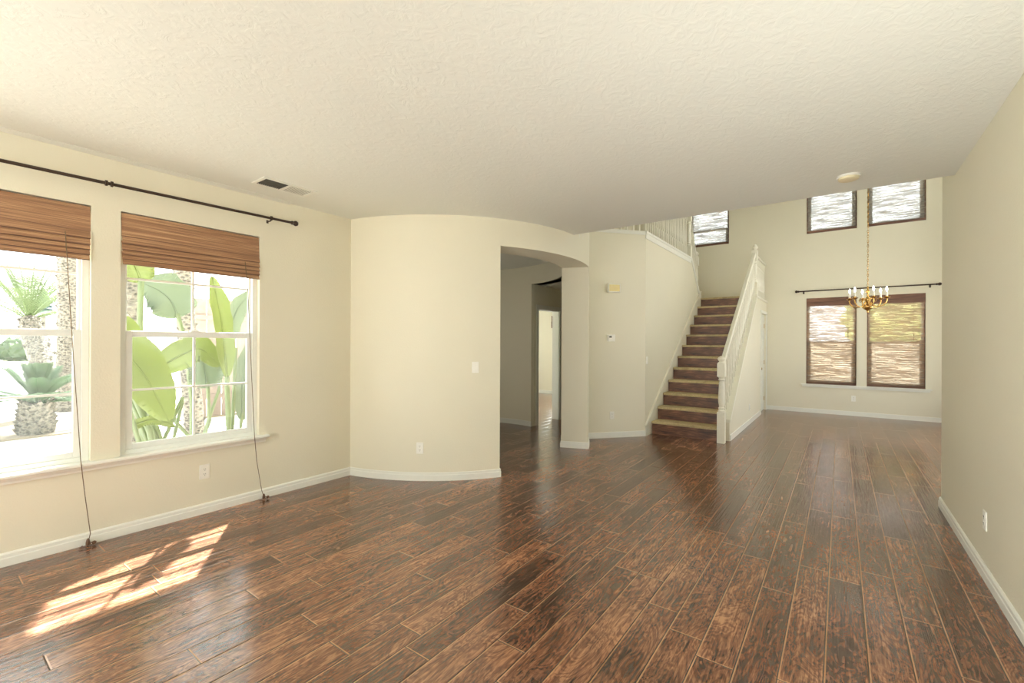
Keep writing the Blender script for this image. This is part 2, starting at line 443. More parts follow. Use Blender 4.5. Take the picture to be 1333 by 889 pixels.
# ------------------------------------------------------------------ shell
W1 = (-0.167, 0.803); W2 = (0.963, 1.935); WZ = (0.575, 2.37); W0 = (-1.297, -0.327); W9 = (-2.427, -1.457)
struct(MB().prism([(-4.30, -2.75), (2.4, -2.75), (2.4, 11.35), (-9.2, 11.05), (-9.2, 6.4), (-6.7, 6.4), (-6.7, 2.9), (-4.30, 2.9)], -0.15, 0).build('floor', M['floor']), 'brown hand-scraped wood plank floor running through all the rooms', 'floor')
arc = [rc(a, RO) for a in range(2, 101, 4)]
struct(MB().prism([(-4.393, -2.75), (0.9, -2.75), (0.9, YE), (-4.393, YE)], H, UP).build('ceiling', M['ceiling']), 'off-white textured ceiling over the front room', 'ceiling')
struct(wall_holes(-2.75, 3.0, 0, H, [(*W0, *WZ), (*W9, *WZ), (*W1, *WZ), (*W2, *WZ)], lambda u, d, z: (XL - d, u, z), 0.15).build('wall_left', M['wall']), 'cream wall with the two front windows at left', 'wall')
struct(MB().box((XR, -2.75, 0), (XR + 0.15, 5.39, TOP)).build('wall_right', M['wall'], bevel=0.012), 'cream blank wall at right', 'wall')
rear = wall_holes(XL - 0.15, XR + 0.15, 0, H, [(-3.5, 0.1, 0.12, 2.3)], lambda u, d, z: (u, -2.6 - d, z), 0.15)
struct(rear.build('wall_rear', M['wall']), 'cream wall behind the camera with a wide door opening', 'wall')
struct(MB().prism([(-4.393, 2.85), (-4.393, YE), (-2.625, YE)] + arc + [(-6.65, 6.75), (-6.65, 2.85)], H, UP).build('ceiling_entry', M['ceiling']), 'ceiling inside the round entry', 'ceiling')
# round entry: outer wall, header and pillar
mb = MB(); ring(mb, -100, -31.7, RI, RO, 0, H)
struct(mb.build('wall_curved', M['wall'], smooth=30), 'cream curved wall left of the arched opening', 'wall')
mb = MB(); ring(mb, -31.7, 20.1, RI, RO, 2.452, UP)
struct(mb.build('wall_header', M['wall'], smooth=30), 'curved cream header above the round entry opening', 'wall')
mb = MB(); ring(mb, 20.1, 37, RI, RO, 0, UP)
struct(mb.build('wall_pillar', M['wall'], smooth=30), 'narrow cream pillar at the right end of the round opening', 'wall')
mb = MB(); ring(mb, 78, 260, RI, RI + 0.10, 0, H); ring(mb, 37, 78, RI, RI + 0.2, 2.43, H)
struct(mb.build('wall_entry', M['wall'], smooth=30), 'shaded curved cream wall at the back of the round entry', 'wall')
# hall behind the entry
hall = [rc(a, RI + 0.03) for a in range(80, 35, -4)] + [(-2.6, 6.66), (-2.5, 6.9), (-2.5, 9.35), (-4.3, 9.35)]
struct(MB().prism(hall, 2.43, UP).build('ceiling_hall', M['ceiling']), 'low ceiling of the passage behind the round entry', 'ceiling')
DZ = 2.025
struct(wall_holes(6.44, 9.4, 0, UP, [(6.575, 7.30, 0, DZ)], lambda u, d, z: (-4.24 - d, u, z), 0.14).build('wall_hall', M['wall']), 'shaded passage wall holding the far doorway', 'wall')
struct(MB().box((-4.24, 9.3, 0), (-2.54, 9.4, UP)).build('wall_hall_end', M['wall']), 'end wall of the passage', 'wall')
struct(wall_holes(-9.2, -4.38, 0, 2.6, [(-6.56, -5.4, 0.9, 2.15)], lambda u, d, z: (u, 10.95 + d, z), 0.12).build('wall_far_room', M['wall']), 'pale wall of the bright room seen through the doorway', 'wall')
struct(MB().box((-9.3, 6.75, 0), (-9.2, 11.1, 2.6)).build('wall_far_side', M['wall']), 'side wall of the bright far room', 'wall')
struct(MB().box((-9.2, 6.3, 0), (-6.4, 6.76, 2.6)).build('wall_far_front', M['wall']), 'front wall of the bright far room', 'wall')
struct(MB().box((-4.38, 9.4, 0), (-4.24, 11.1, UP)).build('wall_far_divider', M['wall']), 'wall between far room and stair hall', 'wall')
struct(MB().box((-9.3, 6.86, 2.6), (-4.3, 11.1, 2.75)).build('ceiling_far_room', M['ceiling']), 'ceiling of the bright far room', 'ceiling')
# angled wall with the thermostat
dd = Vector((0.602, 0.703)).normalized(); nn = Vector((-dd.y, dd.x))   # along wall, into the wall
A0 = Vector((-2.42, 6.797)); A1 = A0 - dd * 1.15
mb = MB().prism([A0, A1, A1 + nn * 0.12, A0 + nn * 0.12], 0, UP - 0.045)
struct(mb.build('wall_angled', M['wall']), 'narrow angled cream wall between pillar and stairs', 'wall')
mb = MB().prism([A0 - nn * 0.012 + dd * .012, A1 - nn * 0.012, A1 + nn * 0.12, A0 + nn * 0.12], UP - 0.045, UP + 0.012)
struct(mb.build('trim_1', M['trim']), 'cream ledge along the top of the angled wall', 'trim')
# wall beside the stairs
prof = [(6.797, 0), (6.797, UP - 0.02), (9.40, UP - 0.02), (10.09, 2.38), (10.09, 0)]
struct(MB().prism(prof, XS - 0.12, XS, 'x').build('wall_stair', M['wall']), 'cream wall along the left side of the stairs', 'wall')
mb = MB().prism([(6.78, UP - 0.02), (6.78, UP + 0.015), (9.41, UP + 0.015), (10.10, 2.43), (10.10, 2.33), (9.39, UP - 0.04), (9.39, UP - 0.02)], XS - 0.13, XS + 0.022, 'x')
mb.prism([(6.785, UP - 0.10), (6.785, UP - 0.02), (9.4, UP - 0.02), (9.36, UP - 0.10)], XS, XS + 0.012, 'x')
struct(mb.build('trim_2', M['trim']), 'cream ledge along the top of the stair wall', 'trim')
# upper storey around the void
struct(MB().prism([rc(50, RO), (-2.6, 6.7), (-2.54, 6.9), (-2.54, 9.4), (-3.6, 9.4), (-3.6, 10.05), (-4.3, 10.05), (-4.3, 6.9)], UP - 0.1, UP - 0.02).build('floor_upper', M['tread']), 'upper landing floor behind the balcony railing', 'floor')
struct(MB().box((-4.42, 4.75, UP), (-4.3, 11.4, TOP)).build('wall_upper', M['wall']), 'upstairs cream wall behind the balcony railing', 'wall')
struct(MB().box((-4.42, YE - 0.12, UP), (2.5, YE, TOP)).build('wall_upper_front', M['wall']), 'upper wall above the edge of the low ceiling', 'wall')
struct(MB().box((-4.42, YE - 0.12, TOP), (2.5, 11.5, TOP + 0.15)).build('ceiling_upper', M['ceiling']), 'high ceiling over stairs and dining space', 'ceiling')
struct(MB().box((-4.5, 11.4, 5.15), (2.6, 13.3, 5.35)).build('sun_block_eave', M['stucco']), 'added unseen eave keeping the sun off the back windows', 'eave')  # unseen slab added to block the sun from the back windows
BX = [(-0.575, 0.268), (0.427, 1.286)]; BZ = (0.60, 2.39); BU = (3.74, 4.98); SX = (-2.93, -2.065)
holes = [(*b, *BZ) for b in BX] + [(*b, *BU) for b in BX] + [(*SX, 3.73, 4.98)]
struct(wall_holes(-4.42, 2.5, 0, TOP, holes, lambda u, d, z: (u, YB + d, z), 0.15).build('wall_back', M['wall']), 'tall cream wall with windows at the back of the dining space', 'wall')
struct(wall_holes(5.39, 11.41, 0, TOP, [(6.8, 9.8, 0.6, 2.4), (6.8, 9.8, 3.6, 4.8)], lambda u, d, z: (2.3 + d, u, z), 0.1).build('wall_dining', M['wall']), 'right wall of the dining space, out of sight', 'wall')
struct(MB().box((XR + 0.15, 5.27, 0), (2.4, 5.39, TOP)).build('wall_return', M['wall']), 'return wall behind the right wall, out of sight', 'wall')
# closet wall under the stairs
XC = -1.30
CY = (10.36, 11.16); CZ = 2.06
mb = MB()
mb.prism([(7.18, 0), (7.18, 0.28), (9.79, 2.33), (CY[0], 2.33), (CY[0], 0)], XC - 0.10, XC, 'x')
mb.box((XC - 0.10, CY[0], CZ), (XC, CY[1], 2.33)); mb.box((XC - 0.10, CY[1], 0), (XC, YB, 2.33))
struct(mb.build('wall_closet', M['wall']), 'cream sloped wall closing off the space under the stairs', 'wall')
mb = MB().prism([(7.17, 0.27), (7.17, 0.315), (9.775, 2.365), (YB, 2.365), (YB, 2.325), (9.795, 2.325), (7.19, 0.27)], XC - 0.12, XC + 0.014, 'x')
struct(mb.build('trim_3', M['rail_white']), 'white sloped cap under the stair balusters', 'trim')

# ------------------------------------------------------------------ baseboards
BB = 0.085; BT = 0.013
def bb_profile_box(mb, a, b):
    mb.box(a, b); return mb
mb = MB().prism([(XL, 0), (XL + BT + .003, 0), (XL + BT + .003, 0.05), (XL + BT, 0.055), (XL + BT, 0.075), (XL + 0.006, BB), (XL, BB)], -2.6, 2.89, 'y')
struct(mb.build('baseboard_left', M['trim']), 'white baseboard below the front windows', 'baseboard')
mb = MB().prism([(XR, 0), (XR - BT - .003, 0), (XR - BT - .003, 0.05), (XR - BT, 0.055), (XR - BT, 0.075), (XR - 0.006, BB), (XR, BB)], -2.6, 5.403, 'y')
mb.box((XR, 5.39, 0), (XR + 0.15, 5.403, BB))
struct(mb.build('baseboard_right', M['trim']), 'white baseboard along the right wall', 'baseboard')
mb = MB(); ring(mb, -79.4, -31.35, RI - BT, RO + BT, 0, 0.06); ring(mb, -79.4, -31.4, RI - 0.008, RO + 0.008, 0.06, BB)
struct(mb.build('baseboard_curved', M['trim'], smooth=30), 'white baseboard following the curved wall', 'baseboard')
mb = MB(); ring(mb, 19.7, 38, RI - BT, RO + BT, 0, 0.06); ring(mb, 19.75, 38, RI - 0.008, RO + 0.008, 0.06, BB)
struct(mb.build('baseboard_pillar', M['trim'], smooth=30), 'white baseboard around the pillar foot', 'baseboard')
mb = MB(); ring(mb, 77.6, 200, RI - BT, RI, 0, BB)
struct(mb.build('baseboard_entry', M['trim'], smooth=30), 'shaded baseboard of the round entry', 'baseboard')
mb = MB().prism([A0 + dd * 0.012 - nn * BT, A1 - nn * BT, A1, A0], 0, BB)
mb.box((XS, 6.79, 0), (XS + 0.012, 6.99, BB))
struct(mb.build('baseboard_angled', M['trim']), 'white baseboard of the angled wall', 'baseboard')
mb = MB().box((XC, 7.2, 0), (XC + BT, CY[0] - 0.06, BB)).box((XC, CY[1] + 0.06, 0), (XC + BT, YB, BB))
struct(mb.build('baseboard_closet', M['trim']), 'white baseboard along the wall under the stairs', 'baseboard')
mb = MB().box((XC, YB - BT, 0), (2.3, YB, BB))
struct(mb.build('baseboard_back', M['trim']), 'white baseboard below the dining windows', 'baseboard')
mb = MB().box((-9.2, 10.937, 0), (-4.38, 10.95, BB))
struct(mb.build('baseboard_far', M['trim']), 'baseboard of the bright far room', 'baseboard')
# thin cove strip where left wall meets ceiling
mb = MB().prism([(XL, H - 0.012), (XL + 0.012, H - 0.012), (XL + 0.06, H - 0.004), (XL + 0.06, H), (XL, H)], -2.6, 2.2, 'y')
struct(mb.build('trim_4', M['ceiling']), 'thin cove strip above the front windows', 'trim')

# ------------------------------------------------------------------ windows
def window(name, loc, rz, w, h, zr, label, muntins=True, deep=0.045, screen=False, bottom=0.0):
    """double-hung window; local x along the wall, y outward, z up"""
    t = struct(empty(name, loc, rz), label, 'window')
    fw = 0.04
    m = MB().box((0, deep, bottom), (fw, deep + .075, h)).box((w - fw, deep, bottom), (w, deep + .075, h)).box((fw, deep, h - fw), (w - fw, deep + .075, h)).box((fw, deep, bottom), (w - fw, deep + .075, bottom + 0.035))
    m.build('window_frame', M['vinyl'], t, bevel=0.003)
    # lower sash (inner)
    a, b = fw, w - fw; z0 = bottom + 0.035
    s1 = 0.042; y0, y1 = deep + 0.008, deep + 0.04
    lo = MB().box((a, y0, z0), (a + s1, y1, zr + .022)).box((b - s1, y0, z0), (b, y1, zr + .022)).box((a + s1, y0, z0), (b - s1, y1, z0 + 0.04)).box((a + s1, y0, zr - .024), (b - s1, y1, zr + .022)).build('lower_sash', M['vinyl'], t, bevel=0.003)
    MB().box((a + s1, y0 + .014, z0 + .04), (b - s1, y0 + .019, zr - .024)).build('glass_pane', M['glass'], lo)
    s2 = 0.016; y2, y3 = deep + 0.042, deep + 0.07
    up = MB().box((a, y2, zr - .02), (a + s2, y3, h - fw)).box((b - s2, y2, zr - .02), (b, y3, h - fw)).box((a + s2, y2, h - fw - .03), (b - s2, y3, h - fw)).box((a + s2, y2, zr - .02), (b - s2, y3, zr + .01)).build('upper_sash', M['vinyl'], t, bevel=0.003)
    MB().box((a + s2, y2 + .012, zr + .01), (b - s2, y2 + .017, h - fw - .03)).build('glass_pane', M['glass'], up)
    if muntins:
        c = w / 2
        zm = (z0 + .04 + zr - .024) / 2
        MB().box((c - .008, y0 + .008, z0 + .03), (c + .008, y0 + .026, zr - .02)).box((a + s1, y0 + .0085, zm - .008), (b - s1, y0 + .0255, zm + .008)).build('muntin_grid', M['vinyl'], lo)
        zm = (zr + .01 + h - fw - .03) / 2
        MB().box((c - .008, y2 + .006, zr), (c + .008, y2 + .024, h - fw - .02)).box((a + s2, y2 + .0065, zm - .008), (b - s2, y2 + .0235, zm + .008)).build('muntin_grid', M['vinyl'], up)
    # little sash latch
    MB().box((w / 2 - .03, y0 - .004, zr + .022), (w / 2 + .03, y1 - .006, zr + .034)).build('sash_latch', M['vinyl'], lo)
    if screen:
        MB().box((a, deep + .085, z0), (b, deep + .087, zr)).build('insect_screen', M['screen'], t)
    return t
HW = WZ[1] - WZ[0]
window('window_1', (XL, W1[0], WZ[0]), R_(90), W1[1] - W1[0], HW, 1.477 - WZ[0], 'white double-hung front window nearest the camera, cut by the photo edge', screen=True)
window('window_2', (XL, W2[0], WZ[0]), R_(90), W2[1] - W2[0], HW, 1.477 - WZ[0], 'white double-hung front window with banana plants behind it', screen=True)
for i, b in enumerate(BX):
    window('window_%d' % (3 + i), (b[0], YB, BZ[0]), 0, b[1] - b[0], BZ[1] - BZ[0], 1.466 - BZ[0], ['dining window left of the chandelier behind a reed shade', 'dining window right of the chandelier behind a reed shade'][i], False, 0.06, True)
for i, b in enumerate(BX):
    window('window_%d' % (5 + i), (b[0], YB, BU[0]), 0, b[1] - b[0], BU[1] - BU[0], 0.95, ['high window above the left dining window', 'high window above the right dining window'][i], False, 0.06)
window('window_7', (SX[0], YB, 3.73), 0, SX[1] - SX[0], 1.25, 0.375, 'high window above the stair landing', False, 0.06)
window('window_9', (XL, W0[0], WZ[0]), R_(90), 0.97, HW, 1.477 - WZ[0], 'added unseen third front window, left of the picture, lighting the right wall')  # unseen windows added so more daylight reaches the right wall
window('window_10', (XL, W9[0], WZ[0]), R_(90), 0.97, HW, 1.477 - WZ[0], 'added unseen fourth front window, left of the picture, lighting the right wall')
# stool under the front windows
mb = MB().prism([(XL - 0.05, 0.552), (XL + 0.045, 0.552), (XL + 0.053, 0.558), (XL + 0.053, 0.572), (XL + 0.047, 0.578), (XL - 0.05, 0.578)], -0.26, 2.004, 'y')
mb.prism([(XL, 0.515), (XL + 0.018, 0.515), (XL + 0.022, 0.53), (XL + 0.034, 0.545), (XL + 0.036, 0.552), (XL, 0.552)], -0.24, 1.985, 'y')
struct(mb.build('trim_5', M['trim']), 'white moulded sill running under both front windows', 'trim')
mb = MB().box((-0.66, YB - 0.05, 0.578), (1.372, YB + 0.06, 0.60)).box((-0.64, YB - 0.025, 0.54), (1.35, YB, 0.578))
struct(mb.build('trim_6', M['trim']), 'white sill running under both dining windows', 'trim')

# ------------------------------------------------------------------ doors
t = struct(empty('door_1', (XC, CY[0], 0)), 'white panel closet door with brass knob under the stairs', 'door')
W = CY[1] - CY[0]
mb = MB().box((-0.075, 0.003, 0.008), (-0.04, W - 0.003, CZ - 0.004))
dl = mb.build('door_panel', M['trim'], t)
mb = MB()
for (y0, y1) in ((0.11, 0.37), (0.43, 0.69)):
    for (z0, z1) in ((0.22, 0.82), (0.95, 1.55), (1.66, 1.92)):
        mb.box((-0.041, y0, z0), (-0.034, y1, z0 + .02)).box((-0.041, y0, z1 - .02), (-0.034, y1, z1)).box((-0.041, y0, z0), (-0.034, y0 + .02, z1)).box((-0.041, y1 - .02, z0), (-0.034, y1, z1))
mb.build('panel_moulding', M['trim'], dl)
k = MB().lathe([(0.012, 0), (0.012, 0.02), (0.022, 0.028), (0.028, 0.042), (0.024, 0.056), (0.01, 0.062)], (0, 0, 0), 12, Matrix.Rotation(R_(90), 3, 'Y'))
k.build('door_knob', M['brass'], dl, smooth=40, loc=(-0.042, 0.065, 0.92))['label'] = 'small brass door knob'
for z in (0.25, 1.03, 1.82):
    MB().box((-0.042, W - 0.012, z - .045), (-0.03, W - 0.002, z + .045)).build('door_hinge', M['brass'], dl)
MB().box((0, -0.06, 0), (0.014, 0.0, CZ + 0.06)).box((0, W, 0), (0.014, W + 0.055, CZ + 0.06)).box((0, 0, CZ), (0.014, W, CZ + 0.06)).build('door_casing', M['trim'], t)
t = struct(empty('door_2', (-4.24, 6.575, 0)), 'open doorway with white casing at the end of the round entry', 'door')
W = 7.30 - 6.575
MB().box((0, -0.065, 0), (0.016, 0, DZ + 0.065)).box((0, W, 0), (0.016, W + 0.065, DZ + 0.065)).box((0, 0, DZ), (0.016, W, DZ + 0.065)).build('door_casing', M['trim'], t)
MB().box((-0.14, 0, 0), (0, 0.014, DZ)).box((-0.14, W - 0.014, 0), (0, W, DZ)).box((-0.14, 0.014, DZ - 0.014), (0, W - 0.014, DZ)).build('door_jamb', M['trim'], t)
d = MB().box((-0.80, 0.016, 0.01), (-0.14, 0.05, DZ - 0.02)).build('door_panel', M['trim'], t)
MB().lathe([(0.01, 0), (0.01, 0.03), (0.026, 0.04), (0.026, 0.06), (0.01, 0.066)], (0, 0, 0), 10, Matrix.Rotation(R_(90), 3, 'X')).build('door_knob', M['brass'], d, smooth=40, loc=(-0.72, 0.05, 0.95))
t = struct(empty('window_8', (-6.56, 10.95, 0.9)), 'window of the bright far room, glimpsed through the doorway', 'window')
MB().box((0, .04, 0), (.05, .1, 1.25)).box((1.11, .04, 0), (1.16, .1, 1.25)).box((.05, .04, 0), (1.11, .1, .05)).box((.05, .04, 1.2), (1.11, .1, 1.25)).box((.05, .05, .6), (1.11, .09, .65)).build('window_frame', M['vinyl'], t)
MB().box((.05, .07, .05), (1.11, .075, 1.2)).build('glass_pane', M['glass'], t)

# ------------------------------------------------------------------ staircase
NR = 12; RH = 0.2; RUN = 0.278; Y0 = 7.035; SXL, SXR = XS + 0.022, -1.425
st = tag(empty('staircase', ((SXL + SXR) / 2, Y0, 0)), 'straight flight of stairs with dark wood risers and worn beige treads', 'staircase')
ox, oy = (SXL + SXR) / 2, Y0
hw = (SXR - SXL) / 2
r0 = MB().box((-hw, 0.022, 0.0), (hw, 0.04, RH - 0.036)).build('riser', M['riser'], st)
r0['label'] = 'dark brown wood-look riser'
t0 = MB().prism([(0.0, -0.036), (-0.004, -0.02), (0.0, -0.004), (0.012, 0.0), (RUN + 0.03, 0.0), (RUN + 0.03, -0.036)], -hw, hw, 'x').build('tread', M['tread'], st, smooth=40, loc=(0, 0, RH))
t0['label'] = 'worn beige tread with rounded nose'
for i in range(1, NR):
    dup(r0, st, (0, RUN * i, RH * i))
    if i < NR - 1: dup(t0, st, (0, RUN * i, RH * (i + 1)))
yl = Y0 + RUN * (NR - 1)
MB().prism([(yl - oy, 2.364), (yl - 0.004 - oy, 2.38), (yl - oy, 2.396), (yl + 0.012 - oy, 2.4), (YB - 0.002 - oy, 2.4), (YB - 0.002 - oy, 2.3), (yl + 0.05 - oy, 2.3), (yl + .05 - oy, 2.364)], SXL - ox, XC - 0.125 - ox, 'x').build('landing', M['tread'], st)
sk = [(6.79, 0), (6.79, 0.16), (6.86, 0.20), (yl - 0.02, 2.4 + 0.13), (yl + 0.05, 2.4 + 0.13), (yl + 0.05, 2.25), (7.2, 0.0)]
MB().prism([(y - oy, z) for y, z in sk], XS - ox, XS + 0.02 - ox, 'x').build('skirt_board', M['rail_white'], st)
MB().prism([(6.775 - oy, 0.165), (6.845 - oy, 0.215), (yl - 0.03 - oy, 2.4 + 0.15), (yl + 0.05 - oy, 2.4 + 0.15), (yl + 0.05 - oy, 2.4 + 0.13), (yl - 0.02 - oy, 2.4 + 0.13), (6.86 - oy, 0.195), (6.79 - oy, 0.15)], XS - ox, XS + 0.03 - ox, 'x').build('skirt_cap', M['rail_white'], st)
s2 = [(7.056, 0), (7.056, 0.34), (7.14, 0.44), (yl, 2.4), (yl, 2.1), (7.3, 0.0)]
MB().prism([(y - oy, z) for y, z in s2], SXR - ox, SXR + 0.02 - ox, 'x').build('stringer', M['rail_white'], st)
# stair railing
xr = -1.385
sr = tag(empty('stair_railing', (xr, 7.0, 0)), 'white railing with turned newel post along the open side of the stairs', 'railing')
def sq(mb, c, hw_, z0, z1): return mb.box((c[0] - hw_, c[1] - hw_, z0), (c[0] + hw_, c[1] + hw_, z1))
def newel_mesh(z0, zb, zt0, zt1, ztop):
    mb = MB(); sq(mb, (0, 0), 0.05, z0, zb)
    L = zt0 - zb
    mb.lathe([(0.045, zb), (0.048, zb + 0.02), (0.034, zb + 0.04), (0.044, zb + 0.06), (0.030, zb + 0.08), (0.042, zb + 0.2 * L + .04), (0.044, zb + 0.35 * L + .03), (0.034, zb + .8 * L), (0.03, zt0 - 0.06), (0.046, zt0 - 0.045), (0.032, zt0 - 0.025), (0.045, zt0)], n=14)
    sq(mb, (0, 0), 0.05, zt0, zt1)
    mb.lathe([(0.05, zt1), (0.052, zt1 + .012), (0.034, zt1 + .022), (0.03, zt1 + .03), (0.046, zt1 + .045), (0.052, zt1 + .065), (0.044, zt1 + .085), (0.02, ztop - .004), (0.006, ztop)], n=14)
    return mb
newel_mesh(0, 0.44, 0.95, 1.14, 1.25).build('newel_post', M['rail_white'], sr, smooth=35, loc=(0.012, -0.01, 0))
YT = 9.86 - 7.0
newel_mesh(2.36, 2.62, 3.05, 3.24, 3.37).build('newel_post', M['rail_white'], sr, smooth=35, loc=(xr - xr + 0.04, YT, 0))
def rail_prof(w=0.03, h=0.05): return [(-w, -h), (w, -h), (w, -0.012), (w * .75, 0), (-w * .75, 0), (-w, -0.012)]
def rail_between(p, q, name, parent, mat, w=0.03, h=0.05):
    p = Vector(p); q = Vector(q); pr = rail_prof(w, h); d = (q - p).normalized(); a = Vector((0, 0, 1)).cross(d)
    a = Vector((1, 0, 0)) if a.length < 1e-4 else a.normalized(); u = d.cross(a)
    V = [p + a * x + u * z for x, z in pr] + [q + a * x + u * z for x, z in pr]; n = len(pr)
    F = [tuple(range(n)), tuple(range(n, 2 * n))] + [(i, (i + 1) % n, n + (i + 1) % n, n + i) for i in range(n)]
    return MB().add(V, F).build(name, mat, parent)
R0 = Vector((0, 0.04, 1.135)); R1 = Vector((0.035, YT - 0.04, 3.20))
rail_between(R0, R1, 'handrail', sr, M['rail_white'])
rail_between((0.04, YT + 0.04, 3.18), (0.04, YB - 7.0, 3.18), 'landing_rail', sr, M['rail_white'])
def baluster_mesh(h):
    mb = MB(); sq(mb, (0, 0), 0.016, 0, 0.16); 
    mb.lathe([(0.016, 0.16), (0.018, 0.17), (0.011, 0.185), (0.017, 0.21), (0.019, 0.30), (0.012, h * .62), (0.011, h - 0.2), (0.016, h - 0.18), (0.011, h - 0.16), (0.016, h - 0.14)], n=8)
    sq(mb, (0, 0), 0.016, h - 0.14, h); return mb
def cap_z(y): return 0.30 + (y - 7.17) * (2.365 - 0.30) / (9.775 - 7.17) if y < 9.775 else 2.365
def rail_z(y):
    f = (y - 7.0 - R0.y) / (R1.y - R0.y); return R0.z + f * (R1.z - R0.z) - 0.045
y = 7.23; n = 0
while y < 9.78:
    zb = cap_z(y) - 0.005; zt = rail_z(y)
    xx = 0.035 * (y - 7.0) / 2.86
    baluster_mesh(zt - zb).build('baluster', M['rail_white'], sr, smooth=40, loc=(xx, y - 7.0, zb)); y += 0.115
b = baluster_mesh(3.135 - 2.36).build('baluster', M['rail_white'], sr, smooth=40, loc=(0.04, YT + 0.12, 2.36))
y = YT + 0.235
while y < YB - 7.0 - 0.05:
    dup(b, sr, (0.04, y, 2.36)); y += 0.115
# balcony railing (upper landing and the last steps)
xb = XS - 0.05
br = tag(empty('balcony_railing', (xb, 6.8, UP)), 'white balcony railing with closely set balusters above the stair wall', 'railing')
rail_between((0, 0.07, 0.92), (0, 2.6, 0.92), 'handrail', br, M['rail_white'])
MB().box((-0.03, 0.07, 0.012), (0.03, 2.6, 0.045)).build('bottom_rail', M['rail_white'], br)
b = baluster_mesh(0.84).build('baluster', M['rail_white'], br, smooth=40, loc=(0, 0.1, 0.04))
y = 0.205
while y < 2.5:
    dup(b, br, (0, y, 0.04)); y += 0.105
newel_mesh(0.0, 0.25, 0.75, 0.93, 1.05).build('newel_post', M['rail_white'], br, smooth=35, loc=(0, 2.62, 0))
newel_mesh(2.41 - UP, 2.66 - UP, 3.10 - UP, 3.28 - UP, 3.40 - UP).build('newel_post', M['rail_white'], br, smooth=35, loc=(-0.02, 3.27, 0))
rail_between((0, 2.66, 0.86), (-0.02, 3.24, 0.13), 'sloped_handrail', br, M['rail_white'])
for f in (0.15, 0.32, 0.5, 0.68, 0.85):
    y = 2.62 + 0.65 * f
    zt = 0.88 - 0.73 * (y - 2.66) / 0.58 - 0.05; zb = 0.015 - 0.72 * (y - 2.62) / 0.68
    baluster_mesh(max(0.5, zt - zb)).build('baluster', M['rail_white'], br, smooth=40, loc=(0, y, zb))
ab = tag(empty('balcony_railing', (A0.x, A0.y, UP)), 'short run of white balusters on top of the angled wall', 'railing')
q0 = -dd * 0.075 + nn * 0.05; q1 = -dd * 1.1 + nn * 0.05
rail_between((q0.x, q0.y, 0.92), (q1.x, q1.y, 0.92), 'handrail', ab, M['rail_white'])
for i in range(10):
    q = -dd * (0.09 + 0.105 * i) + nn * 0.05
    dup(b, ab, (q.x, q.y, 0.01))
# upper steps behind the stair wall
us = tag(empty('upper_steps', (-3.0, 10.09, 2.4)), 'short upper flight turning back from the landing behind the stair wall', 'staircase')
for i in range(3):
    MB().box((-0.45, -0.23 * (i + 1), 0.0), (0.45, -0.23 * i, 0.185 * (i + 1))).build('step', M['tread'], us)
MB().box((-0.45, 0.004, -0.1), (0.575, YB - 10.092, 0.0)).build('landing', M['tread'], us)

# ------------------------------------------------------------------ roman blinds of the front room
def roman_blind(y0, y1, ztop, zbot, label, cordpts):
    w = y1 - y0
    t = tag(empty('roman_blind', (XL, (y0 + y1) / 2, ztop), R_(90)), label, 'blind', 'brown reed blinds of the front windows')
    # local x along the wall, -y into the room
    h = ztop - zbot
    MB().box((-w / 2, 0.012, -0.045), (w / 2, 0.04, 0.0)).build('head_rail', M['reed'], t)
    flaps = [(0.0, 0.17, 0.000), (0.15, 0.225, 0.006), (0.205, 0.27, 0.010), (0.25, 0.305, 0.013), (0.285, 0.34, 0.016), (0.32, h, 0.018)]
    for i, (a, b, o) in enumerate(flaps):
        # each fold: slightly bellied strip
        P = []
        n = 6
        for j in range(n + 1):
            f = j / n; z = -(a + (b - a) * f); d = 0.012 - o + (-0.024 if i else -0.016) * f ** 0.8
            P.append((d, z))
        loop = P + [(d + 0.006, z) for d, z in reversed(P)]
        nm = 'valance' if i == 0 else 'fold'
        fo = MB().prism(loop, -w / 2 + 0.003 * (i % 2), w / 2 - 0.002 * i, 'x').build(nm, M['reed'], t, smooth=40)
        dl_, zl_ = P[-1]
        MB().box((-w / 2 + 0.003 * (i % 2), dl_ - .001, zl_ - .004), (w / 2 - 0.002 * i, dl_ + .007, zl_)).build('fold_shadow', M['reed_dark'], fo)  # dark strip stands in for the shadow line under each fold
    inv = Matrix.Translation((XL, (y0 + y1) / 2, ztop)) @ Matrix.Rotation(R_(90), 4, 'Z'); inv = inv.inverted()
    c = MB().tube([inv @ Vector(p) for p in cordpts], 0.0026, 6).build('pull_cord', M['cord'], t)
    e = inv @ Vector(cordpts[-1])
    tp = MB().lathe([(0.004, 0.03), (0.009, 0.02), (0.012, 0.005), (0.013, -0.012), (0.006, -0.016)], e, 10)
    tp.lathe([(0.003, 0.012), (0.011, 0.006), (0.012, -0.008), (0.006, -0.012)], e + Vector((0.03, -0.012, -0.004)), 10, Matrix.Rotation(R_(70), 3, 'Y'))
    tp.tube([e, e + Vector((0.02, -0.02, 0.004)), e + Vector((-0.02, -0.045, -0.012)), e + Vector((-0.05, -0.03, -0.012)), e + Vector((-0.03, -0.005, -0.010))], 0.0026, 6)
    tp.build('cord_tassel', M['tassel'], t, smooth=40)
    return t
roman_blind(W1[0] + .004, W1[1] - .004, 2.362, 1.985, 'brown reed blind raised over the front window nearest the camera', [(-4.215, 0.667, 2.16), (-4.20, 0.675, 1.955), (-4.195, 0.707, 1.283), (-4.186, 0.743, 0.60), (-4.188, 0.765, 0.36), (-4.195, 0.795, 0.085), (-4.205, 0.785, 0.022)])
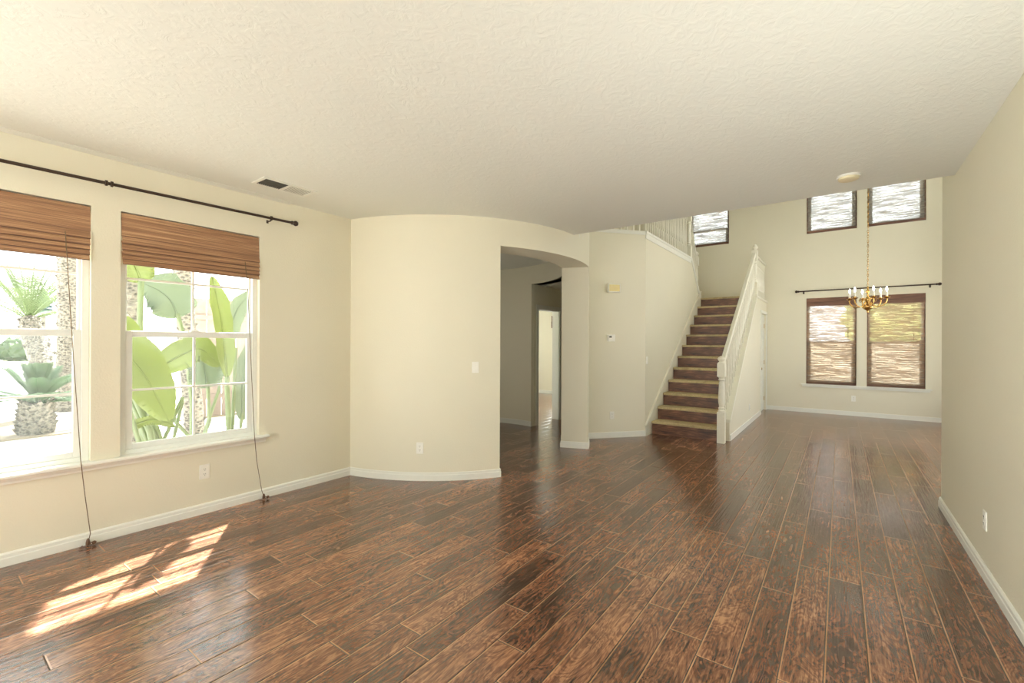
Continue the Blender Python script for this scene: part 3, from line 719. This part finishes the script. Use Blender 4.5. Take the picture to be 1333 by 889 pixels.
roman_blind(W2[0] + .004, W2[1] - .004, 2.362, 1.985, 'brown reed blind raised over the front window with the banana plants', [(-4.215, 1.80, 2.12), (-4.20, 1.814, 1.911), (-4.195, 1.842, 1.251), (-4.186, 1.87, 0.60), (-4.188, 1.891, 0.36), (-4.195, 1.938, 0.085), (-4.19, 1.955, 0.022)])

# dining shades
def flat_shade(b, z0, z1, mat, label, valance, cords, rails=()):
    w = b[1] - b[0] - 0.008
    t = tag(empty('reed_shade', ((b[0] + b[1]) / 2, YB, z1)), label, 'blind', 'lowered reed shades on the back wall')
    h = z1 - z0
    n = 40; V = []; F = []
    for i in range(n + 1):
        z = -h * i / n; y = 0.028 + 0.003 * math.sin(i * 1.7)
        V += [(-w / 2, y, z), (w / 2, y, z), (w / 2, y + 0.003, z), (-w / 2, y + 0.003, z)]
    F.append((0, 1, 2, 3)); F.append((4 * n, 4 * n + 1, 4 * n + 2, 4 * n + 3))
    for i in range(n):
        for k_ in range(4): F.append((4 * i + k_, 4 * i + (k_ + 1) % 4, 4 * i + 4 + (k_ + 1) % 4, 4 * i + 4 + k_))
    MB().add(V, F).build('woven_shade', mat, t)
    if valance:
        MB().prism([(0.002, 0.0), (0.002, -0.03), (-0.004, -valance * .5), (0.004, -valance), (0.010, -valance), (0.004, -valance * .5), (0.022, -0.03), (0.022, 0.0)], -w / 2, w / 2, 'x').build('valance', M['reed_dark'], t)
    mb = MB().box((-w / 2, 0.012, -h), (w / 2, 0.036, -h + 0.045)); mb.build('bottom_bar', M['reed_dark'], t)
    for x in (-1, 1):
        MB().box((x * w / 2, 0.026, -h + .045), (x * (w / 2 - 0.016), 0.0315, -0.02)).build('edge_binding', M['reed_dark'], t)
    for (x, ln) in cords:
        mb = MB().tube([(x, 0.0, -valance), (x + .002, -0.002, -ln)], 0.0026, 6)
        mb.lathe([(0.003, 0.02), (0.010, 0.01), (0.012, -0.012), (0.005, -0.016)], (x + .002, -0.002, -ln), 8); 
        mb.lathe([(0.003, 0.02), (0.009, 0.01), (0.011, -0.012), (0.005, -0.016)], (x + .003, -0.002, -ln - .075), 8)
        mb.tube([(x + .002, -0.002, -ln), (x + .003, -0.002, -ln - .07)], 0.002, 6)
        mb.build('pull_cord', M['tassel'], t)
    return t
flat_shade(BX[0], 0.602, 2.386, M['shade_low'], 'lowered reed shade on the dining window left of the chandelier', 0.17, [(0.28, 0.72)])
flat_shade(BX[1], 0.602, 2.386, M['shade_low'], 'lowered reed shade on the dining window right of the chandelier', 0.17, [(0.26, 0.78)])
flat_shade(BX[0], 3.745, 4.97, M['shade_high'], 'reed shade on the high window above the left dining window', 0.1, [])
flat_shade(BX[1], 3.745, 4.97, M['shade_high'], 'reed shade on the high window above the right dining window', 0.1, [])
flat_shade(SX, 3.735, 4.97, M['shade_high'], 'reed shade on the high window above the stair landing', 0.1, [])
t = tag(empty('roman_blind', (-5.98, 10.95, 2.2)), 'dark reed blind glimpsed through the far doorway', 'blind')
MB().box((-0.6, -0.05, -0.18), (0.6, -0.02, 0.0)).box((-0.6, -0.06, -0.34), (0.6, -0.03, -0.16)).build('fold', M['reed_dark'], t)

# ------------------------------------------------------------------ curtain rods
def finial(mb, p, axis, s):
    rot = axis.to_track_quat('Z', 'Y').to_matrix()
    mb.lathe([(0.011 * s, -0.02 * s), (0.018 * s, -0.014 * s), (0.018 * s, -0.006 * s), (0.012 * s, 0.0), (0.02 * s, 0.008 * s), (0.026 * s, 0.024 * s), (0.02 * s, 0.040 * s), (0.006 * s, 0.048 * s)], p, 12, rot)
cr = tag(empty('curtain_rod', (-4.165, 0.9, 2.53)), 'dark bronze curtain rod above the front windows', 'curtain rod', 'bare curtain rods')
MB().tube([(0, -1.5, -0.012), (0, 0.0, 0.0), (0, 1.28, 0.012)], 0.0115, 12).build('rod', M['bronze'], cr, smooth=40)
mb = MB(); finial(mb, Vector((0, 1.30, 0.012)), Vector((0, 1, 0)), 1.0); mb.build('finial', M['bronze'], cr, smooth=40)
mb = MB()
for yy in (-0.035, -0.005):
    rot = Matrix.Rotation(R_(90), 3, 'X')
    mb.lathe([(0.011, -0.008), (0.02, -0.006), (0.02, 0.006), (0.011, 0.008)], (0, yy, 0.0), 14, rot)
mb.build('rod_joint', M['bronze'], cr, smooth=40)
for yy, zz in ((1.1, 0.011), (-0.62, -0.005)):
    mb = MB().tube([(-0.078, yy, zz - 0.02), (-0.02, yy, zz - 0.022), (0, yy, zz - 0.014)], 0.006, 8)
    mb.box((-0.078, yy - .009, zz - 0.034), (-0.074, yy + .009, zz - .006))
    rot = Matrix.Rotation(R_(90), 3, 'X'); mb.lathe([(0.011, -0.009), (0.019, -0.007), (0.019, 0.007), (0.011, 0.009)], (0, yy + 0.0, zz), 12, rot)
    mb.build('bracket', M['bronze'], cr, smooth=40)
cr2 = tag(empty('curtain_rod', (0.36, YB - 0.085, 2.53)), 'dark curtain rod above the two dining windows', 'curtain rod', 'bare curtain rods')
MB().tube([(-1.06, 0, 0.0), (1.07, 0, 0.0)], 0.0125, 12).build('rod', M['bronze'], cr2, smooth=40)
for sx in (-1, 1):
    mb = MB(); finial(mb, Vector((1.075 * sx, 0, 0)), Vector((sx, 0, 0)), 1.15); mb.build('finial', M['bronze'], cr2, smooth=40)
    mb = MB().tube([(0.98 * sx, 0.085, -0.02), (0.98 * sx, 0.02, -0.022), (0.98 * sx, 0, -0.014)], 0.007, 8).box((0.98 * sx - .015, 0.08, -0.05), (0.98 * sx + .015, 0.085, 0.02)); mb.build('bracket', M['bronze'], cr2)

# ------------------------------------------------------------------ outlets, switches and other wall fittings
def plate(name, label, loc, normal, w=0.072, h=0.116, kind='outlet'):
    n = Vector(normal).normalized(); rz = math.atan2(n.y, n.x) + R_(90)   # local -y faces the room
    t = tag(empty(name, loc, rz), label, 'outlet' if kind == 'outlet' else 'switch')
    MB().box((-w / 2, -0.007, -h / 2), (w / 2, 0, h / 2)).build('cover_plate', M['plate'], t, bevel=0.003)
    if kind == 'outlet':
        n_ = max(1, round(w / 0.072))
        for i in range(n_):
            x = (i - (n_ - 1) / 2) * 0.045
            for z in (-0.02, 0.02):
                r = MB().lathe([(0.016, 0), (0.016, 0.002)], (x, -0.007, z), 14, Matrix.Rotation(R_(90), 3, 'X')).build('receptacle', M['plate'], t)
                MB().box((x - .007, -0.0102, z - .001), (x - .0045, -0.0088, z + .008)).box((x + .0045, -0.0102, z - .001), (x + .007, -0.0088, z + .007)).box((x - .002, -0.0102, z - .010), (x + .002, -0.0088, z - .006)).build('slots', M['slot'], r)
    else:
        MB().prism([(-0.007, -0.034), (-0.010, -0.032), (-0.014, 0.032), (-0.007, 0.034)], -0.016, 0.016, 'x').build('rocker', M['plate'], t)
    return t
plate('wall_outlet', 'white double outlet on the wall below the front window', (XL, 1.503, 0.345), (1, 0, 0), 0.075, 0.12)
def on_curve(a): return (*rc(a, RO), )
def curve_plate(px, py, z, *args, **kw):
    a = math.atan2(py - RC[1], px - RC[0]); 
    return plate(args[0], args[1], (RC[0] + (RO + 0.0005) * math.cos(a), RC[1] + (RO + 0.0005) * math.sin(a), z), (math.cos(a), math.sin(a), 0), **kw)
curve_plate(-3.505, 3.202, 0.335, 'wall_outlet', 'small white outlet low on the curved wall')
curve_plate(-3.096, 3.579, 1.165, 'light_switch', 'white light switch on the curved wall beside the opening', kind='switch')
p = A0 - dd * 0.554 - nn * 0.0005
plate('wall_outlet', 'small white outlet low on the angled wall below the thermostat', (p.x, p.y, 0.335), -nn.to_3d())
plate('light_switch', 'white light switch on the stair wall by the bottom steps', (XS, 6.86, 1.165), (1, 0, 0), kind='switch')
plate('wall_outlet', 'white outlet near the baseboard of the right wall', (XR, 3.90, 0.352), (-1, 0, 0))
plate('wall_outlet', 'white outlet under the dining windows', (0.222, YB, 0.345), (0, -1, 0))
plate('wall_outlet', 'white outlet on the wall under the stairs', (XC, 8.95, 0.30), (1, 0, 0))
# thermostat
p = A0 - dd * 0.575
t = tag(empty('thermostat', (p.x, p.y, 1.505), math.atan2(-nn.y, -nn.x) + R_(90)), 'white thermostat with dark display on the angled wall', 'thermostat')
MB().box((-0.068, -0.006, -0.052), (0.068, 0, 0.052)).build('back_plate', M['plate'], t, bevel=0.002)
MB().box((-0.058, -0.028, -0.04), (0.058, -0.006, 0.044)).build('casing', M['plate'], t, bevel=0.006)
MB().box((-0.04, -0.0295, 0.004), (0.0, -0.0275, 0.03)).build('display', M['slot'], t)
MB().box((0.016, -0.031, -0.004), (0.03, -0.0275, 0.006)).box((0.034, -0.031, -0.004), (0.048, -0.0275, 0.006)).build('button', M['plate'], t)
# door chime
p = A0 - dd * 0.543
t = tag(empty('door_chime', (p.x, p.y, 2.256), math.atan2(-nn.y, -nn.x) + R_(90)), 'cream door chime box high on the angled wall', 'door chime')
MB().box((-0.098, -0.05, -0.064), (0.098, 0, 0.064)).build('casing', M['plate'], t, bevel=0.004)
MB().box((-0.084, -0.054, -0.05), (0.084, -0.05, 0.05)).build('grille', M['cream'], t)
# ceiling vent
t = tag(empty('ceiling_vent', (-3.82, 1.95, H)), 'white ceiling air vent with one bank coloured as shade near the front windows', 'vent')
hx, hy = 0.112, 0.225
MB().box((-hx, -hy, -0.008), (-hx + .026, hy, 0)).box((hx - .026, -hy, -0.008), (hx, hy, 0)).box((-hx + .026, -hy, -0.008), (hx - .026, -hy + .026, 0)).box((-hx + .026, hy - .026, -0.008), (hx - .026, hy, 0)).box((-hx + .026, -0.012, -0.008), (hx - .026, 0.012, 0)).build('vent_frame', M['trim'], t)
MB().box((-hx + .02, -hy + .02, -0.001), (hx - .02, hy - .02, -0.0002)).build('duct_shade_sheet', M['vent_shade'], t)  # flat dark sheet in place of the shaded duct
for bank, sgn in ((-1, 1), (1, -1)):
    n_ = 12
    for i in range(n_):
        yy = (0.018 + (hy - 0.05) * i / (n_ - 1)) * bank
        if sgn > 0:
            MB().prism([(yy - .001, -0.0075), (yy + .001, -0.0075), (yy + .001, -0.001), (yy - .001, -0.001)], -hx + .026, hx - .026, 'x').build('slat', M['vent_shade'], t)  # slats of this bank coloured dark, as shaded gaps look
        else:
            MB().prism([(yy - .0082, -0.0056), (yy - .0082, -0.0069), (yy + .0080, -0.0030), (yy + .0080, -0.0018)], -hx + .026, hx - .026, 'x').build('slat', M['trim'], t)
# smoke detector
t = tag(empty('smoke_detector', (0.05, 4.40, H)), 'round cream smoke detector on the ceiling near its far edge', 'smoke detector')
MB().lathe([(0.078, 0), (0.078, -0.012), (0.074, -0.016)], n=28).build('base_ring', M['plate'], t, smooth=30)
MB().lathe([(0.070, -0.012), (0.066, -0.030), (0.055, -0.036), (0.02, -0.037)], n=28).build('casing', simple('aged_plastic', srgb(226, 216, 180), 0.5, var=0.02), t, smooth=30)

# ------------------------------------------------------------------ chandelier
CHX, CHY = 0.312, 8.0
ch = tag(empty('chandelier', (CHX, CHY, 1.9)), 'brass six-arm chandelier with lit candle bulbs hanging on a long chain', 'chandelier')
MB().lathe([(0.006, -0.035), (0.012, -0.03), (0.010, -0.015), (0.02, 0.0), (0.05, 0.02), (0.068, 0.04), (0.066, 0.055), (0.03, 0.07), (0.014, 0.085), (0.02, 0.11), (0.038, 0.135), (0.036, 0.16), (0.016, 0.185), (0.010, 0.22), (0.014, 0.24), (0.022, 0.262), (0.014, 0.285), (0.008, 0.30), (0.012, 0.315), (0.006, 0.335)], n=18).build('column', M['brass'], ch, smooth=50)
mb = MB(); z = 0.335; i = 0
while z < TOP - 1.9 - 0.04:
    a = i * R_(90)
    pts = []
    for j in range(9):
        th = 2 * math.pi * j / 8; r_ = 0.009 * math.cos(th)
        pts.append((r_ * math.cos(a), r_ * math.sin(a), z + 0.018 + 0.021 * math.sin(th)))
    mb.tube(pts, 0.0032, 5, cap=False); z += 0.034; i += 1
mb.build('chain', M['brass'], ch)
MB().lathe([(0.06, TOP - 1.9), (0.055, TOP - 1.92), (0.02, TOP - 1.94), (0.006, TOP - 1.96)], n=16).build('canopy', M['brass'], ch, smooth=40)
arm_curve = [(0.03, 0.12), (0.05, 0.075), (0.085, 0.05), (0.125, 0.045), (0.17, 0.06), (0.205, 0.10), (0.214, 0.14), (0.208, 0.155)]
arm0 = None
for k in range(6):
    a = R_(45 + 60 * k)
    if arm0 is None:
        arm0 = MB().tube([(r, 0, z) for r, z in arm_curve], 0.0075, 8)
        arm0.tube([(0.03, 0, 0.13), (0.05, 0, 0.165), (0.085, 0, 0.17), (0.10, 0, 0.14), (0.085, 0, 0.115), (0.07, 0, 0.13)], 0.005, 6)
        arm = arm0.build('arm', M['brass'], ch, smooth=50)
        arm.rotation_euler = (0, 0, a)
        MB().lathe([(0.01, 0.150), (0.03, 0.158), (0.040, 0.170), (0.032, 0.172), (0.014, 0.172), (0.016, 0.185)], (0.208, 0, 0), 14).build('drip_cup', M['brass'], arm, smooth=50)
        MB().lathe([(0.0125, 0.175), (0.0125, 0.248), (0.008, 0.250)], (0.208, 0, 0), 12).build('candle', M['plate'], arm, smooth=40)
        MB().lathe([(0.005, 0.249), (0.009, 0.262), (0.011, 0.276), (0.009, 0.296), (0.003, 0.312), (0.001, 0.315)], (0.208, 0, 0), 12).build('bulb', M['bulb'], arm, smooth=50)
        arm_o = arm
    else:
        c = dup(arm_o, ch); c.rotation_euler = (0, 0, a)
        for g in arm_o.children: dup(g, c)

# ------------------------------------------------------------------ outside the front windows
GZ = -0.2
struct(MB().box((-150, -80, GZ - 0.3), (-4.4, 120, GZ)).build('ground', M['ground']), 'pale sunlit paving outside the front windows', 'ground')
struct(MB().box((-13.6, 0.2, GZ), (-10.9, 5.0, GZ + 0.03)).build('planting_bed', M['mulch']), 'planting bed around the palms', 'ground')
struct(MB().box((-62, -20, GZ), (-44, 40, GZ + 0.05)).build('lawn', M['lawn']), 'distant strip of lawn across the road', 'lawn')
struct(MB().box((-60, -30, GZ - 0.3), (20, 60, GZ - 0.001)).build('ground_base', M['ground']), 'ground under and behind the house', 'ground')

def leaf_blade(mid, hw, cup=0.25, side=None, taper=1.0):
    """broad leaf: midrib through mid, half-width hw, folded a little along the rib"""
    pts = [Vector(p) for p in mid]; P = []
    n = 44
    def spl(f):
        m = len(pts) - 1; s = min(int(f * m), m - 1); u = f * m - s
        p0, p1, p2, p3 = pts[max(s - 1, 0)], pts[s], pts[s + 1], pts[min(s + 2, m)]
        return 0.5 * ((2 * p1) + (p2 - p0) * u + (2 * p0 - 5 * p1 + 4 * p2 - p3) * u * u + (3 * p1 - p0 - 3 * p2 + p3) * u ** 3)
    V = []; F = []
    view = Vector(side) if side else Vector((1, 0, 0.15))
    for i in range(n + 1):
        f = i / n; c = spl(f); t = (spl(min(1, f + .02)) - spl(max(0, f - .02))).normalized()
        a = t.cross(view).normalized(); nrm = a.cross(t).normalized()
        w = hw * (min(1.0, 0.05 + f / 0.22) ** 0.6) * (max(0.0, min(1.0, (1.0 - f) / 0.34)) ** 0.6) * (1 + 0.05 * math.sin(f * 23 + hw * 40))
        w = max(w, 0.004)
        for s in (-1, -0.55, 0, 0.55, 1):
            rip = (0.006 if i % 2 else -0.006) * abs(s) + 0.02 * math.sin(f * 9 + s * 2) * abs(s) * hw * 4
            V.append(c + a * (w * s) + nrm * (cup * w * abs(s) + rip))
    for i in range(n):
        for j in range(4): F.append((i * 5 + j, i * 5 + j + 1, i * 5 + 6 + j, i * 5 + 5 + j))
    # give it thickness
    m = len(V)
    off = Vector((0.003, 0, 0.002))
    V2 = [v - off for v in V]
    F2 = [tuple(m + k for k in reversed(f)) for f in F]
    rim = [i * 5 for i in range(n + 1)] + [n * 5 + j for j in range(1, 5)] + [i * 5 + 4 for i in range(n - 1, -1, -1)] + [j for j in (3, 2, 1)]
    F3 = [(rim[i], rim[(i + 1) % len(rim)], m + rim[(i + 1) % len(rim)], m + rim[i]) for i in range(len(rim))]
    mb = MB().add(V + V2, F + F2 + F3)
    mb.tube([spl(i / n) + Vector((0.004, 0, 0)) for i in range(n + 1)], [0.012 * (1 - 0.8 * i / n) for i in range(n + 1)], 6)
    return mb
def plant(label, base, leaves, stalks, group='banana-like plants outside the front window'):
    t = tag(empty('banana_plant', base), label, 'plant', group)
    off = -Vector(base)
    for (mid, hw, mat, kw) in leaves:
        mb = leaf_blade(mid, hw, **kw); mb.v = [tuple(Vector(v) + off) for v in mb.v]
        mb.build('leaf', M[mat], t, smooth=60)
    for pts, r in stalks:
        MB().tube([Vector(p) + off for p in pts], r, 8).build('stalk', M['stalk'], t, smooth=60)
    return t
plant('banana plant with one wide sunlit leaf leaning across the window', (-5.35, 1.62, GZ),
      [([(-5.28, 0.98, 1.64), (-5.3, 1.18, 1.40), (-5.3, 1.40, 1.06), (-5.3, 1.57, 0.64)], 0.21, 'banana', dict(cup=0.15)),
       ([(-5.32, 1.22, 0.61), (-5.32, 1.45, 0.67), (-5.3, 1.62, 0.58)], 0.045, 'banana', {}),
       ([(-5.4, 1.25, 3.2), (-5.3, 1.70, 2.66), (-5.3, 2.0, 2.44), (-5.3, 2.7, 2.48)], 0.17, 'banana', dict(side=(0.55, -0.37, -1))),
       ([(-5.3, 1.40, 2.7), (-5.3, 1.52, 3.4), (-5.3, 1.66, 4.1), (-5.3, 1.78, 4.9)], 0.19, 'banana', dict(side=(0.55, -0.37, -1))),
       ([(-5.3, 2.25, 2.75), (-5.3, 2.21, 3.2), (-5.3, 2.17, 3.75)], 0.075, 'banana', dict(side=(0.55, -0.37, -1)))],
      [([(-5.42, 1.25, 1.15), (-5.42, 1.45, 0.56), (-5.37, 1.58, GZ)], 0.028), ([(-5.5, 1.34, 1.23), (-5.5, 1.56, 0.42), (-5.4, 1.62, GZ)], 0.03),
       ([(-5.45, 1.33, 0.95), (-5.45, 1.52, 0.43), (-5.38, 1.60, GZ)], 0.022), ([(-5.5, 1.75, 0.85), (-5.5, 1.54, 0.3), (-5.4, 1.60, GZ)], 0.018),
       ([(-5.6, 1.78, 0.8), (-5.6, 1.68, 0.30), (-5.45, 1.64, GZ)], 0.016), ([(-5.3, 1.22, 1.0), (-5.3, 1.32, 0.56), (-5.34, 1.5, GZ)], 0.02),
       ([(-5.6, 1.2, 1.3), (-5.6, 1.42, 0.65), (-5.42, 1.6, GZ)], 0.022)])
plant('banana plant with an upright yellow-green leaf at the middle of the window', (-6.0, 2.38, GZ),
      [([(-6.0, 2.36, 1.0), (-6.0, 2.31, 1.56), (-6.0, 2.26, 1.88), (-6.02, 2.2, 2.20)], 0.105, 'banana', dict(cup=0.5)),
       ([(-6.2, 1.72, 1.10), (-6.2, 1.96, 1.27), (-6.2, 2.16, 1.33), (-6.2, 2.36, 1.12)], 0.16, 'banana', dict(cup=0.2)),
       ([(-6.2, 2.62, 0.42), (-6.2, 2.62, 0.78), (-6.2, 2.64, 1.13), (-6.2, 2.74, 1.5)], 0.10, 'banana_grey', {})],
      [([(-6.0, 2.36, 1.0), (-6.0, 2.38, 0.4), (-6.0, 2.38, GZ)], 0.03), ([(-6.2, 1.74, 1.13), (-6.2, 1.9, 0.5), (-6.05, 2.34, GZ)], 0.02), ([(-6.2, 2.62, 0.5), (-6.15, 2.55, 0.1), (-6.0, 2.4, GZ)], 0.02),
       ([(-6.1, 2.5, 1.35), (-6.08, 2.46, 0.5), (-6.0, 2.4, GZ)], 0.022)])
plant('banana plant with grey-green round leaves further back', (-6.9, 2.3, GZ),
      [([(-7.0, 2.17, 1.74), (-7.0, 2.09, 1.95), (-7.0, 1.97, 2.07), (-7.0, 1.80, 2.15)], 0.27, 'banana_grey', dict(cup=0.2)),
       ([(-6.6, 2.37, 0.83), (-6.6, 2.34, 1.03), (-6.6, 2.3, 1.23), (-6.6, 2.22, 1.40)], 0.20, 'banana_grey', dict(cup=0.2)),
       ([(-7.5, 2.96, 1.40), (-7.5, 3.04, 1.78), (-7.5, 3.15, 2.02), (-7.5, 3.36, 2.26)], 0.13, 'banana_grey', {})],
      [([(-7.0, 2.16, 1.79), (-7.0, 2.24, 1.47), (-7.0, 2.33, 0.65), (-6.9, 2.3, GZ)], 0.028), ([(-6.6, 2.37, 0.9), (-6.62, 2.4, 0.4), (-6.85, 2.32, GZ)], 0.022), ([(-7.5, 2.98, 1.45), (-7.4, 2.8, 0.7), (-6.95, 2.34, GZ)], 0.022)])
plant('banana plant with a tall leaf cut off by the blind', (-6.05, 1.56, GZ),
      [([(-6.0, 1.53, 2.05), (-6.0, 1.49, 2.18), (-6.0, 1.42, 2.34), (-6.0, 1.3, 2.6)], 0.15, 'banana', {})],
      [([(-6.0, 1.53, 2.09), (-6.0, 1.52, 1.64), (-6.02, 1.55, 0.47), (-6.05, 1.56, GZ)], 0.028)])
# palms
def frond(L, droop, nleaf, lw, ll, lift):
    mb = MB(); pts = []
    for i in range(9):
        f = i / 8; pts.append(Vector((L * f * math.cos(lift) , 0, L * f * math.sin(lift) - droop * f * f)))
    mb.tube(pts, [0.012 * (1 - .8 * i / 8) + .002 for i in range(9)], 5)
    for i in range(nleaf):
        f = 0.12 + 0.86 * i / nleaf; k_ = min(int(f * 8), 7); u = f * 8 - k_; p = pts[k_].lerp(pts[k_ + 1], u); t_ = (pts[k_ + 1] - pts[k_]).normalized()
        l = ll * math.sin(math.pi * (0.15 + 0.8 * f)) + 0.03
        for s in (-1, 1):
            d = (t_ * 0.75 + Vector((0, s, 0.25))).normalized(); e = p + d * l + Vector((0, 0, -0.1 * l)); w_ = t_ * lw
            q = Vector((0, 0, 0.004))
            mb.add([p - w_, p + w_, e, p - w_ + q, p + w_ + q, e + q], [(0, 1, 2), (5, 4, 3), (0, 3, 4, 1), (1, 4, 5, 2), (2, 5, 3, 0)])
    return mb
def palm(name, label, cat, trunk, r, crown, nf, L, droop, mat, lw, ll, lifts, group=None):
    t = tag(empty(name, trunk[0]), label, cat, group)
    o = Vector(trunk[0]); pts = [Vector(p) - o for p in trunk]
    # stubby old leaf bases along the trunk
    mb = MB().tube(pts, r, 12)
    total = 60
    for i in range(total):
        f = i / total * (len(pts) - 1); k_ = min(int(f), len(pts) - 2); u = f - k_; c = pts[k_].lerp(pts[k_ + 1], u); rr = (r[k_] + (r[k_ + 1] - r[k_]) * u) if isinstance(r, list) else r
        a = i * 2.39996; d = Vector((math.cos(a), math.sin(a), 0)); s = Vector((-d.y, d.x, 0)) * rr * .28
        b_ = c + d * rr * .9; e = c + d * rr * 1.22 + Vector((0, 0, rr * .5))
        mb.add([b_ - s, b_ + s, b_ + Vector((0, 0, rr * .6)), e], [(0, 1, 3), (1, 2, 3), (2, 0, 3), (0, 2, 1)])
    mb.build('trunk', M['bark'], t, smooth=40)
    protos = []
    for k_ in range(nf):
        lift = lifts[k_ % len(lifts)]
        if k_ < len(lifts):
            f = frond(L, droop, 26, lw, ll, R_(lift)).build('frond', M[mat], t); protos.append(f)
        else:
            f = dup(protos[k_ % len(lifts)], t)
        f.location = Vector(crown) - o; f.rotation_euler = (0, 0, k_ * 2.39996 + 0.3)
    return t
palm('sago_palm', 'small sago palm with a stout trunk outside the nearest window', 'palm', [(-11.27, 1.43, GZ), (-11.27, 1.43, 0.1), (-11.25, 1.44, 0.36)], [0.24, 0.22, 0.20], (-11.25, 1.44, 0.34), 30, 0.95, 0.22, 'sago_leaf', 0.012, 0.17, [28, 48, 64, 78, 12])
palm('palm_tree', 'leaning palm tree with a feathery crown behind the sago palm', 'palm', [(-15.42, 2.36, GZ), (-16.0, 2.28, 0.4), (-16.55, 2.2, 0.95), (-17.2, 2.12, 1.6), (-17.5, 2.08, 2.0)], [0.27, 0.26, 0.25, 0.24, 0.2], (-17.5, 2.08, 2.0), 34, 2.1, 0.6, 'palm_leaf', 0.012, 0.34, [38, 52, 64, 76, 24])
palm('palm_tree', 'straight thick palm trunk at the right edge of the nearest window', 'palm', [(-14.58, 2.36, GZ), (-14.58, 2.36, 1.5), (-14.6, 2.36, 3.2), (-14.6, 2.36, 5.0)], [0.22, 0.19, 0.19, 0.18], (-14.6, 2.36, 5.0), 20, 2.2, 0.9, 'palm_leaf', 0.02, 0.35, [20, 45, 65])
palm('palm_tree', 'rough palm trunk at the left side of the banana window', 'palm', [(-8.0, 1.93, GZ), (-8.0, 1.92, 1.4), (-8.0, 1.90, 2.6), (-8.0, 1.6, 9.0)], [0.13, 0.12, 0.115, 0.11], (-8.0, 1.6, 9.0), 15, 1.5, 0.8, 'palm_leaf', 0.02, 0.3, [25, 50, 70])
palm('palm_tree', 'slanted palm trunk behind the round grey-green leaves', 'palm', [(-9.0, 3.05, GZ), (-9.0, 2.93, 1.36), (-9.0, 2.83, 2.9), (-9.3, 2.2, 6.4)], [0.15, 0.14, 0.13, 0.12], (-9.3, 2.2, 6.4), 15, 1.1, 0.6, 'palm_leaf', 0.02, 0.3, [25, 50, 70])
# fence beyond the banana plants
t = tag(empty('garden_fence', (-11.0, 5.4, GZ)), 'weathered board fence behind the banana plants', 'fence')
for i in range(12):
    y = -1.75 + i * 0.29
    MB().box((-0.012, y, 0.02), (0.012, y + 0.27, 2.55)).build('fence_board', M['fence'], t)
MB().box((0.012, -1.75, 0.4), (0.05, 1.73, 0.5)).box((0.012, -1.75, 2.1), (0.05, 1.73, 2.2)).build('fence_rail', M['fence'], t)
# far hedge and conifer
def bush(loc, s, label, mat, name='bush', cat='bush', group='clipped bushes across the road'):
    bm = bmesh.new(); bmesh.ops.create_icosphere(bm, subdivisions=4, radius=1.0)
    for v in bm.verts:
        k_ = 1 + 0.10 * math.sin(v.co.x * 9 + loc[1]) * math.sin(v.co.y * 8) + random.uniform(-.07, .07)
        v.co = Vector((v.co.x * s[0] * k_, v.co.y * s[1] * k_, max(-0.55, v.co.z) * s[2] * k_))
    me = bpy.data.meshes.new(name); bm.to_mesh(me); bm.free(); me.materials.append(M[mat])
    zmin = min(v.co.z for v in me.vertices)
    for v in me.vertices: v.co.z -= zmin
    o = bpy.data.objects.new(name, me); COL.objects.link(o); o.location = loc
    return tag(o, label, cat, group)
bush((-55.8, 2.4, GZ + .04), (1.4, 1.6, 1.0), 'leftmost of the clipped bushes across the road', 'hedge')
bush((-55.0, 6.3, GZ + .04), (1.4, 1.5, 1.25), 'middle clipped bush across the road', 'hedge')
bush((-53.5, 10.2, GZ + .04), (1.4, 1.7, 0.9), 'rightmost of the clipped bushes across the road', 'hedge')
t = tag(empty('conifer_tree', (-70.0, 9.4, GZ)), 'distant bluish conifer seen above the road', 'tree')
MB().tube([(0, 0, 0), (0, 0, 5.4)], 0.2, 8).build('trunk', M['bark'], t)
mb = MB()
for i in range(6):
    z = 4.8 + i * 0.4; r_ = 1.3 * (1 - i / 6.8)
    mb.lathe([(r_, z), (r_ * .92, z + .06), (r_ * .45, z + .42), (0.02, z + .65)], n=13)
mb.build('crown', M['conifer'], t)
# trees and fence behind the house, seen only through the reed shades
t = tag(empty('shade_tree', (1.6, 21.0, GZ)), 'leafy tree showing yellow-green through the dining shades', 'tree')
MB().tube([(0, 0, 0), (0.05, 0, 2.4)], 0.2, 8).build('trunk', M['bark'], t)
bm = bmesh.new(); bmesh.ops.create_icosphere(bm, subdivisions=4, radius=1.0)
for v in bm.verts:
    k_ = 1 + random.uniform(-.12, .12) + 0.12 * math.sin(v.co.x * 7) * math.sin(v.co.z * 8)
    v.co = Vector((v.co.x * 1.5 * k_, v.co.y * 1.5 * k_, v.co.z * 1.25 * k_ + 2.75))
me = bpy.data.meshes.new('crown'); bm.to_mesh(me); bm.free(); me.materials.append(M['tree_leaf'])
o = bpy.data.objects.new('crown', me); COL.objects.link(o); o.parent = t
t = tag(empty('garden_wall', (0, 17.0, GZ)), 'garden wall showing darker through the lower dining shades', 'wall')
MB().box((-6, -0.1, 0), (8, 0.1, 1.6)).build('wall_panel', M['stucco'], t)
MB().box((-6, -0.14, 1.6), (8, 0.14, 1.67)).build('coping', M['stucco'], t)
